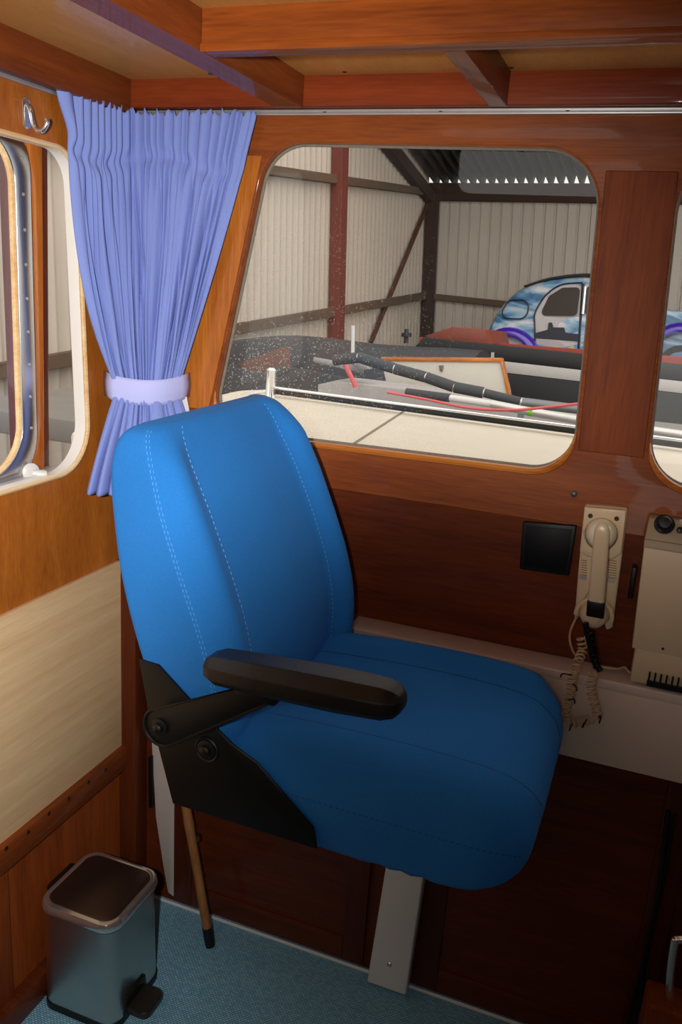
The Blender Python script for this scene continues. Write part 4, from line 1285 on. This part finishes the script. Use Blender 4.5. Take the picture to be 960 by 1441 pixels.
Geo().tube([my(572, 552, 1.93), my(633, 560, 1.90)], .018, 10).link('dark_sleeve', GREYFOAM, spo)['label'] = 'dark grey sleeve on the spar end'
Geo().tube([my(633.5, 560.2, 1.90), my(692, 568.5, 1.87)], .014, 10).link('white_sleeve', WHITEP, spo)['label'] = 'short white sleeve on the spar'
tape = Geo().tube([my(742, 578.4, 1.84), my(751, 580, 1.834)], .0178, 12)
tape.link('tape', mat('green_tape', S(120, 200, 40), .5), spo)['label'] = 'bright green tape mark'
rb = Geo().box(my(672, 584, 1.9) + Vector((-.02, 0, 0)), my(672, 584, 1.9) + Vector((0, .01, .01)))
# side deck strip: pale
gdb = .0
gd = [my(447, 541, 2.25), my(475, 537, 2.25), my(610, 552, 2.25), my(700, 566, 2.25), my(830, 588, 2.25), Vector((my(830, 606, 2.25).x, 2.25, .813)), Vector((my(450, 556, 2.25).x, 2.25, .813))]
tag(Geo().prism(gd, (0, .25, 0), .006).link('canvas_bundle', mat('grey_canvas', S(158, 152, 148), .8, noise=.15), base=my(600, 580, 2.25)), 'flat pale grey canvas bundle beyond the chrome rail', 'canvas')
RED = mat('red_rope', S(206, 92, 96), .7)
tag(Geo().tube(spline([my(486, 512, 2.2), my(490, 522, 2.2), my(497, 536, 2.2), my(500, 545, 2.2)], 8), .012, 8).link('red_strap', RED, base=my(497, 540, 2.0)), 'red strap hanging from the grey mast fitting', 'strap')
tag(Geo().tube(spline([my(545, 552, 1.80), my(600, 562, 1.78), my(660, 574, 1.74), my(720, 577, 1.72), my(770, 573, 1.72), my(835, 566, 1.72)], 8), .0055, 8).link('red_rope', RED, base=my(660, 574, 1.85)), 'thin red rope draped along the spar', 'rope')
# mast fitting: grey beam, upright tube and bracket
mf = thing('mast_fitting', 'grey metal mast fitting with an upright tube beyond the deck', 'fitting', my(490, 520, 2.3))
GM = mat('grey_metal', S(140, 140, 142), .45, .4, noise=.15)
Geo().hexa([my(441, 510, 2.3), my(512, 526, 2.3), my(512, 526, 2.36), my(441, 510, 2.36), my(441, 502, 2.3), my(512, 515, 2.3), my(512, 515, 2.36), my(441, 502, 2.36)], .006).link('beam', GM, mf)
Geo().prism([my(486, 497, 2.26), my(500, 505, 2.26), my(514, 510, 2.26), my(520, 520, 2.26), my(508, 521, 2.26), my(490, 508, 2.26)], (0, .06, 0), .005).link('bracket', GM, mf)
Geo().tube([my(496.5, 500, 2.3), my(497, 458, 2.3)], .009, 10).link('upright_tube', mat('clear_tube', S(190, 192, 194), .4, noise=.05), mf)
Geo().prism([my(512, 512, 2.32), my(520, 504, 2.32), my(523, 516, 2.32), my(516, 521, 2.32)], (0, .05, 0), .004).link('knuckle', mat('dark_grey_metal', S(90, 86, 84), .5, .3), mf)

# ------------------------------------------------------------------ the shed: its own frame, turned and tipped against the boat
_up = -camvec(330, 6700); _up /= np.linalg.norm(_up)
_ys = camvec(1076, 333); _ys -= _ys.dot(_up) * _up; _ys /= np.linalg.norm(_ys)
_xs = np.cross(_ys, _up)
RS = np.stack([_xs, _ys, _up])
CS = np.array([0, 0, 2.4])
B_ = RC @ RS.T
MS = Matrix.Identity(4)
_t = EYE - B_ @ CS
for i in range(3):
    for j in range(3):
        MS[i][j] = B_[i, j]
    MS[i][3] = _t[i]


def sy(px, py, y):
    d = RS @ camvec(px, py)
    return Vector(CS + d * (y / d[1]))


def sx(px, py, x):
    d = RS @ camvec(px, py)
    return Vector(CS + d * (x / d[0]))


XL, YB = -5.39, 14.5
CORR = mat('corrugated_sheet', S(184, 172, 158), .6, 0, noise=.1, nscale=1.4)
CORRB = mat('profiled_sheet', S(186, 176, 164), .6, 0, noise=.1, nscale=1.2)
ROOFM = mat('roof_sheet', S(48, 46, 45), .8, noise=.15, nscale=3)
STEELR = mat('red_oxide_steel', S(104, 44, 36), .7, noise=.2, nscale=6)
TIMB = mat('shed_timber', S(92, 74, 58), .85, noise=.3, nscale=8)
TIMD = mat('dark_timber', S(56, 38, 30), .85, noise=.3, nscale=8)


def sheet_wave(s, pitch):
    return .5 + .5 * math.cos(2 * math.pi * s / pitch)


# left wall, round corrugations
rows_ = []
ys_ = np.arange(2.0, YB + .01, .0169)
g = Geo()
g.grid([[Vector((XL - .05 + .05 * sheet_wave(y, .152), y, z)) for y in ys_] for z in (0.0, 8.0)])
struct(g.link('wall_shed_left', CORR, smooth=80, M=MS))
# end wall, boxed profile with narrow ribs


def boxp(s, pitch=.186):
    f = (s % pitch) / pitch
    return .03 * (1 if .16 < f < .84 else (0 if f < .08 or f > .92 else ((f - .08) / .08 if f < .5 else (.92 - f) / .08)))


xs2 = []
x = XL
while x < 7:
    for f in (0.0, .08, .16, .5, .84, .92):
        xs2.append(x + f * .186)
    x += .186
ztop = sy(605, 258, YB).z
slope_b = (sy(840, 259, YB).z - sy(612, 258, YB).z) / (sy(840, 259, YB).x - sy(612, 258, YB).x)


def zb_at(x): return ztop + slope_b * (x - XL)


g = Geo().grid([[Vector((x, YB + .0 - boxp(x - XL), z if z == 0 else zb_at(x) - .0)) for x in xs2] for z in (0, 1)])
struct(g.link('wall_shed_end', CORRB, smooth=0, M=MS))


def sbar(name, pts, d, m, wz, dep):
    """square timber or steel section between two shed points"""
    a, b = pts; t = (b - a).normalized()
    n = Vector(dep).normalized(); s = t.cross(n).normalized()
    g = Geo()
    g.hexa([a - s * wz, a + s * wz, a + s * wz + Vector(dep), a - s * wz + Vector(dep), b - s * wz, b + s * wz, b + s * wz + Vector(dep), b - s * wz + Vector(dep)], .004, 1)
    return struct(g.link(name, m, M=MS))


XI = XL + .02
u0, u1 = sx(360, 238, XI), sx(600, 271, XI)
ud = u1 - u0
sbar('beam_shed', (u0 - ud * 1.15, u1), 0, TIMB, .055, (.09, 0, 0))
l0, l1 = sx(310, 466, XI), sx(602, 415, XI)
ld = l1 - l0
sbar('beam_shed', (l0 - ld * .85, l1), 0, TIMB, .06, (.09, 0, 0))
p0 = sx(470, 300, XI)
sbar('pillar_shed', (Vector((XI, p0.y, .2)), Vector((XI, p0.y, 6.5))), 0, STEELR, .10, (.16, 0, 0))
pn = sx(55, 400, XI)
pc_ = sy(600, 350, YB - .1)
sbar('pillar_shed', (Vector((XL + .03, YB - .16, .2)), Vector((XL + .03, YB - .16, 5.12))), 0, TIMD, .09, (.18, 0, 0))
r0_, r1_ = sx(603, 281, XI), sx(537, 200, XI)
rd_ = r1_ - r0_
sbar('beam_shed', (r0_, r0_ + rd_ * 1.9), 0, TIMD, .10, (.14, 0, 0))
sbar('beam_shed', (sx(601, 285, XI), sx(520, 482, XI)), 0, mat('rusty_brace', S(84, 44, 34), .8), .035, (.05, 0, 0))
e0_, e1_ = sy(600, 277, YB - .05), sy(840, 280, YB - .05)
ed = e1_ - e0_
sbar('beam_shed', (e0_, e1_ + ed * 2.0), 0, TIMD, .07, (0, -.1, 0))
q0, q1 = sy(606, 417, YB - .05), sy(712, 428, YB - .05)
qd = q1 - q0
sbar('beam_shed', (q0, q0 + qd * 7), 0, TIMB, .05, (0, -.08, 0))
# gable boarding over the eave beam up to the slots of daylight
bo = Geo()
for i in range(1):
    xa = XL; xb = 7.0
    bo.hexa([(xa, YB - .06, zb_at(xa) - .3), (xb, YB - .06, zb_at(xb) - .3), (xb, YB - .02, zb_at(xb) - .3), (xa, YB - .02, zb_at(xa) - .3),
             (xa, YB - .06, zb_at(xa) - .0), (xb, YB - .06, zb_at(xb)), (xb, YB - .02, zb_at(xb)), (xa, YB - .02, zb_at(xa))])
struct(bo.link('wall_shed_boarding', TIMD, smooth=0, M=MS))
# roof: deep corrugated sheet whose hollows let the daylight in over the boarding
rise = .262
xs3 = np.arange(XL, 7, .168 / 8)
g = Geo()
rr = []
for y in (YB + .15, 10.4):
    rr.append([Vector((x, y, zb_at(x) + .005 + .22 * (max(0.0, .25 + .75 * math.cos(2 * math.pi * (x - XL) / .168)) ** .5) + (YB - y) * rise)) for x in xs3])
struct(g.grid(rr).link('roof_shed', ROOFM, smooth=30, M=MS))
for yy in (13.0, 11.0):
    zz = (YB - yy) * rise
    a, b = Vector((XL, yy, zb_at(XL) + zz - .03)), Vector((7, yy, zb_at(7) + zz - .03))
    sbar('beam_shed', (a, b), 0, TIMD, .06, (0, -.08, 0))
# quay under the car
QZ = 1.86
struct(Geo().box((XL, 8.6, QZ - .6), (7, YB, QZ)).link('floor_quay', mat('quay_concrete', S(120, 114, 106), .9, noise=.15, nscale=3), M=MS, smooth=0))
struct(Geo().box((-14, -6, .1), (12, 8.6, .2)).link('water_dock', mat('dock_water', S(40, 48, 48), .08), M=MS, smooth=0))

# ------------------------------------------------------------------ neighbouring barge
BLK = mat('black_hull', S(13, 13, 14), .5, noise=.2, nscale=4)
BWH = mat('white_strake', S(176, 172, 168), .5, noise=.08, nscale=6)
BRED = mat('red_deck_paint', S(140, 48, 34), .55, noise=.15, nscale=5)
DB = 6.6
ba, bb = sy(596, 474, DB), sy(840, 500, DB)
brg = thing('barge', 'black hulled barge with a white strake moored beyond the deck', 'boat', MS @ Vector((ba.x, DB, .3)))


def bar4(p, q, dep, name, m, parent):
    """p,q: lists of two shed points (top edge, bottom edge)"""
    g = Geo()
    D = Vector((0, dep, 0))
    g.hexa([q[0], q[1], q[1] + D, q[0] + D, p[0], p[1], p[1] + D, p[0] + D], .008, 2)
    return g.link(name, m, parent, M=MS)


e2 = (bb - ba) * 3.2
t0, t1 = ba, ba + e2
off_l = Vector((0, 0, -.115)); off_m = Vector((0, 0, -.20)); off_b = Vector((0, 0, -1.2))
nose = Vector((-.42, 0, .0))
bar4((t0, t1), (t0 + off_l + Vector((-.1, 0, 0)), t1 + off_l), .12, 'bulwark', BLK, brg)
w0 = sy(600, 506, DB - .02)
bar4((t0 + off_l + Vector((-.1, 0, -.001)), t1 + off_l - Vector((0, 0, .001))), (t0 + off_m + Vector((-.2, 0, 0)), t1 + off_m), .12, 'strake', BWH, brg)
bar4((t0 + off_m + Vector((-.2, 0, -.001)), t1 + off_m - Vector((0, 0, .001))), (t0 + off_b + Vector((-.3, 0, 0)), t1 + off_b), .3, 'hull_side', BLK, brg)
# deck and the red cap rail of the far side
f0, f1 = sy(590, 474, 8.2), sy(840, 493, 8.2)
f1 = f0 + (f1 - f0) * 3
g = Geo()
g.hexa([t0 + Vector((0, .12, -.12)), t1 + Vector((0, .12, -.12)), f1 + Vector((0, 0, -.30)), f0 + Vector((0, 0, -.30)),
        t0 + Vector((0, .12, -.10)), t1 + Vector((0, .12, -.10)), f1 + Vector((0, 0, -.26)), f0 + Vector((0, 0, -.26))])
g.link('deck', BLK, brg, M=MS)
g = Geo()
g.hexa([f0 + Vector((0, 0, -.30)), f1 + Vector((0, 0, -.30)), f1 + Vector((0, .08, -.30)), f0 + Vector((0, .08, -.30)), f0, f1, f1 + Vector((0, .08, 0)), f0 + Vector((0, .08, 0))], .01)
g.link('far_bulwark', BRED, brg, M=MS)
# rust red cabin roof standing proud at the bow
cab0 = [sy(*p, 7.9) for p in ((597, 473), (636, 460), (682, 463), (688, 484), (640, 486))]
Geo().prism(cab0, (0, .8, 0), .01).link('cabin_roof', mat('rust_red', S(120, 52, 34), .5, noise=.3, nscale=5), brg, M=MS)
# small deck fitting
bo_ = sy(572, 473, 6.9)
Geo().lathe(bo_ + Vector((0, 0, -.06)), (0, 0, 1), [(.02, 0), (.02, .05), (.045, .055), (.045, .085), (.02, .09), (.018, .12)], 12).link('bollard', BLK, brg, M=MS)
pst = sy(694, 503, DB - .01)
Geo().box((pst.x - .012, DB - .03, pst.z - .04), (pst.x + .008, DB - .002, pst.z + .04)).link('post', BWH, brg, M=MS)

# tarpaulin covered launch nearer the pillar
TARP = mat('dark_tarpaulin', S(34, 36, 40), .55, noise=.2, nscale=5, bump=0)
DL = 5.2
ln = thing('covered_launch', 'dinghy under a dark grey tarpaulin beside the shed wall', 'boat', MS @ Vector((sy(440, 500, DL).x, DL, .3)))
topl = [sy(*p, DL) for p in ((285, 476), (330, 470), (370, 469), (420, 473), (465, 479), (500, 483), (545, 486), (600, 488), (650, 492))]
ringz = []
for i, p in enumerate(topl):
    t = i / (len(topl) - 1)
    wdt = .62 * (1 - .3 * t)
    rr = []
    for a in np.linspace(0, math.pi, 13):
        yy = p.y + .5 - math.cos(a) * wdt * .8
        zz = p.z - .48 * (1 - math.sin(a) ** .6)
        rr.append(Vector((p.x, yy, zz)))
    rr.append(Vector((p.x, p.y + .5 + wdt * .7, p.z - 1.1))); rr.append(Vector((p.x, p.y + .5 - wdt * .7, p.z - 1.1)))
    ringz.append(rr)
Geo().loft(ringz).link('tarpaulin', TARP, ln, M=MS, smooth=70)
dr = [sy(*p, DL - .18) for p in ((334, 512), (402, 487), (405, 520), (352, 526))]
Geo().prism(dr, (0, .06, 0), .006).link('transom_panel', mat('brown_ply', S(96, 58, 44), .6, noise=.2, nscale=8), ln, M=MS)
# low grey cover in front
DC = 4.15
cvp = [sy(*p, DC) for p in ((300, 512), (345, 520), (370, 525), (395, 514), (440, 522), (500, 534), (545, 545), (600, 560))]
cvp += [Vector((cvp[-1].x, DC, cvp[-1].z - .45)), Vector((cvp[0].x, DC, cvp[0].z - .45))]
lc_ = Geo().prism(cvp, (0, .5, -.05), .01)
tag(lc_.link('folded_cover', mat('grey_cover', S(48, 50, 52), .7, noise=.2, nscale=6, bump=0), base=MS @ cvp[4], M=MS), 'folded dark grey boat cover lying beyond the deck stanchion', 'cover')

# white hatch board with a timber top edge
DH = 4.75
hb = thing('hatch_board', 'white hatch board with a varnished timber edge leaning beyond the mast', 'board', MS @ sy(630, 552, DH))
hp_ = [sy(*p, DH) for p in ((537, 507), (704, 509), (717, 566), (548, 560))]
Geo().prism(hp_, (0, .03, 0), .003).link('board', mat('board_white', S(196, 190, 178), .6, noise=.08, nscale=7), hb, M=MS)
tp_ = [sy(*p, DH - .01) for p in ((536, 502), (706, 503.5), (707, 510), (537, 508))]
Geo().prism(tp_, (0, .05, 0), .003).link('top_edge', W_EDGEX, hb, M=MS)
sp_ = [sy(*p, DH - .01) for p in ((704, 509), (707.5, 509), (720, 567), (716, 567))]
Geo().prism(sp_, (0, .05, 0), .002).link('side_edge', W_EDGEX, hb, M=MS)
q = sy(621, 514, DH - .012)
Geo().prism([q + Vector((-.015, 0, 0)), q + Vector((.012, 0, 0)), q + Vector((.006, 0, -.04)), q + Vector((-.008, 0, -.03))], (0, .01, 0), .002).link('hasp', mat('board_hasp', S(110, 104, 96), .5, .4), hb, M=MS)

# ------------------------------------------------------------------ painted car on the quay
def mat_paint():
    m = bpy.data.materials.new('seascape_paint'); m.use_nodes = True
    nt = m.node_tree; b = nt.nodes['Principled BSDF']; L = nt.links.new
    tc = nt.nodes.new('ShaderNodeTexCoord')
    mp = nt.nodes.new('ShaderNodeMapping'); mp.inputs['Scale'].default_value = (.9, .9, 2.6)
    L(tc.outputs['Object'], mp.inputs['Vector'])
    n = nt.nodes.new('ShaderNodeTexNoise'); n.inputs['Scale'].default_value = 1.6; n.inputs['Detail'].default_value = 4; n.inputs['Distortion'].default_value = 1.2
    L(mp.outputs['Vector'], n.inputs['Vector'])
    cr = nt.nodes.new('ShaderNodeValToRGB'); e = cr.color_ramp.elements
    e[0].position = .30; e[0].color = S(30, 48, 74)
    e[1].position = .66; e[1].color = S(206, 206, 208)
    x = e.new(.44); x.color = S(62, 112, 156)
    x = e.new(.52); x.color = S(126, 166, 194)
    L(n.outputs['Fac'], cr.inputs['Fac'])
    L(cr.outputs['Color'], b.inputs['Base Color'])
    b.inputs['Roughness'].default_value = .3; b.inputs['Coat Weight'].default_value = .6
    return m


PAINT = mat_paint()
DOORP = mat('door_paint', S(176, 170, 172), .3, coat=.5, noise=.12, nscale=5)
PURP = mat('purple_paint', S(70, 40, 170), .2, coat=1.0)
TYRE = mat('tyre', S(22, 22, 24), .7)
CGL = mat('car_glass', S(58, 52, 50), .1, noise=.2, nscale=3)
TOPB = mat('black_roof_cloth', S(34, 34, 36), .6)
GASK = mat('black_gasket', S(26, 34, 54), .5)
YC = 12.5
sc_c = 1.0
pa = sy(684, 470, YC)               # rear of the car
car_o = Vector((pa.x - .06, YC, QZ + .1))
CM = MS @ Matrix.Translation(car_o) @ Matrix.Rotation(math.radians(-2.5), 4, 'Y') @ Matrix.Rotation(math.radians(-3), 4, 'Z')
carr = thing('vintage_car', 'small vintage saloon painted with a blue seascape, purple wings and black roof', 'car', CM @ Vector((1.5, .7, -.1)))
side = [(.10, .40), (.05, .62), (.08, .82), (.17, 1.02), (.30, 1.20), (.46, 1.35), (.66, 1.46), (.95, 1.53), (1.35, 1.555), (1.75, 1.53), (2.08, 1.46), (2.22, 1.38), (2.42, 1.05), (2.75, 1.0), (3.15, .92), (3.40, .80), (3.5, .62), (3.5, .36), (3.0, .30), (.3, .30)]
sd_ = [Vector(p) for p in side]
sm = spline([(p.x, 0, p.y) for p in sd_[:18]], 5) + [Vector((p.x, 0, p.y)) for p in sd_[18:]]
Wc = 1.28; rings_c = []
ctr = Vector((1.7, 0, .8))
for t in (0.0, .02, .06, .12, .2, .35, .65, .8, .88, .94, .98, 1.0):
    yy = t * Wc
    e = min(t, 1 - t)
    ins = .10 * (1 - min(1, e / .2)) ** 2.2
    rr = []
    for p in sm:
        d = (p - ctr)
        hi = max(0, (p.z - .85) / .7)            # tumblehome toward the roof
        k = ins * (1 + .6 * hi)
        rr.append(Vector((p.x - d.x / max(d.length, .2) * k, yy + (.10 * hi * (1 - 2 * t)), p.z - d.z / max(d.length, .2) * k)))
    rings_c.append(rr)
body = Geo().loft(rings_c).link('body', PAINT, carr, M=CM, smooth=50)


def ys_side(z):                     # near side surface depth at height z
    hi = max(0, (z - .85) / .7)
    return .10 * hi + .0


def sidepoly(pts, name, m, parent, out=.012, dep=.03, r=.05):
    pp = round_poly(pts, r, 5)
    g = Geo().prism([Vector((p.x, ys_side(p.y) - out, p.y)) for p in pp], (0, dep, 0))
    return g.link(name, m, parent, M=CM, smooth=0)


# rear door with its window
rdr = sidepoly([(.90, .36), (1.48, .36), (1.50, 1.40), (1.20, 1.40), (.98, 1.26), (.84, 1.02), (.86, .8)], 'door', DOORP, carr, .014, .05, .08)
fdr = sidepoly([(1.51, .36), (2.26, .36), (2.26, 1.0), (2.12, 1.36), (1.53, 1.41)], 'door', DOORP, carr, .014, .05, .05)
sidepoly([(.91, .985), (1.45, .96), (1.475, 1.36), (1.22, 1.37), (1.03, 1.26)], 'window', CGL, rdr, .022, .02, .06)
sidepoly([(1.57, .96), (2.22, .98), (2.1, 1.34), (1.56, 1.37)], 'window', CGL, fdr, .022, .02, .05)


def sideline(pts, r, name, m, parent, out=.02, closed=False):
    return Geo().tube([Vector((x, ys_side(z) - out, z)) for x, z in pts], r, 6, closed=closed).link(name, m, parent, M=CM)


sideline([(p.x, p.z) for p in spline([(.86, 0, .36), (.85, 0, .8), (.84, 0, 1.02), (.98, 0, 1.27), (1.2, 0, 1.41), (1.5, 0, 1.42)], 6)], .012, 'door_seal', GASK, rdr)
sideline([(1.495, .36), (1.51, 1.41)], .02, 'door_seal', GASK, fdr)
sideline([(1.535, .98), (1.545, 1.36)], .022, 'chrome_trim', CHROME, fdr, .03)
sideline([(p.x, p.y) for p in round_poly([(.28, .98), (.72, .94), (.74, 1.22), (.42, 1.24)], .12, 5)], .010, 'panel_line', GASK, body, .008, True)
# painted picture on the doors: dark ship and a yellow and blue sea
sidepoly([(.86, .66), (1.49, .60), (1.49, .70), (1.30, .73), (1.28, .80), (1.12, .81), (1.10, .88), (1.05, .88), (1.04, .78), (.87, .74)], 'painted_ship', mat('ship_paint', S(44, 46, 58), .4), rdr, .018, .006, .008)
sidepoly([(.87, .36), (1.48, .36), (1.48, .56), (1.2, .50), (.87, .58)], 'painted_sea', mat('sea_paint', S(86, 146, 196), .4, noise=.5, nscale=9), rdr, .017, .006, .01)
sidepoly([(1.0, .47), (1.12, .54), (1.3, .49), (1.42, .55), (1.46, .44), (1.3, .42), (1.15, .46), (1.02, .42)], 'painted_wave', mat('yellow_paint', S(200, 184, 90), .4, noise=.4, nscale=12), rdr, .021, .006, .02)
sidepoly([(1.52, .36), (2.2, .36), (2.2, .56), (1.8, .60), (1.52, .52)], 'painted_sea', MATS['sea_paint'], fdr, .017, .006, .01)
# cloth roof
rows_t = []
for t in np.linspace(.06, .94, 9):
    rr = []
    for p in spline([(.62, 0, 1.47), (.95, 0, 1.55), (1.35, 0, 1.58), (1.75, 0, 1.555), (2.10, 0, 1.47)], 6):
        rr.append(Vector((p.x, .07 + t * (Wc - .14), p.z - .05 * abs(2 * t - 1) ** 4)))
    rows_t.append(rr)
rf = Geo().grid(rows_t).link('roof_cloth', TOPB, carr, M=CM, smooth=80)
so = rf.modifiers.new('thickness', 'SOLIDIFY'); so.thickness = .03


def wing(cx, r0, r1, name, a0, a1):
    g = Geo(); rows = []
    for a in np.linspace(math.radians(a0), math.radians(a1), 20):
        rr = []
        for s in np.linspace(0, math.pi, 9):
            rad = r0 + (r1 - r0) * math.sin(s)
            rr.append(Vector((cx + math.cos(a) * rad, -.06 - .12 * math.cos(s) + .04, .32 + math.sin(a) * rad)))
        rows.append(rr)
    g.grid(rows)
    o = g.link(name, PURP, carr, M=CM, smooth=80)
    s = o.modifiers.new('thickness', 'SOLIDIFY'); s.thickness = .02
    return o


wing(.44, .38, .52, 'rear_wing', -15, 195)
wing(2.86, .36, .50, 'front_wing', -10, 190)
for cx in (.46, 2.86):
    for yy in (.06, Wc - .06):
        g = Geo().lathe((cx, yy, .22), (0, -1, 0), [(.20, -.06), (.29, -.06), (.315, -.03), (.315, .03), (.29, .06), (.20, .06), (.19, .04), (.02, .04)], 28)
        wh = g.link('wheel', TYRE, carr, M=CM)
        Geo().lathe((cx, yy - .035, .22), (0, -1, 0), [(.18, .0), (.17, .012), (.08, .02), (.05, .035), (.01, .04)], 20).link('hubcap', ALU, wh, M=CM)
Geo().tube([Vector((-.02, .05, .50)), Vector((-.05, .5, .50)), Vector((-.02, Wc - .05, .50))], .03, 8).link('rear_bumper', CHROME, carr, M=CM)
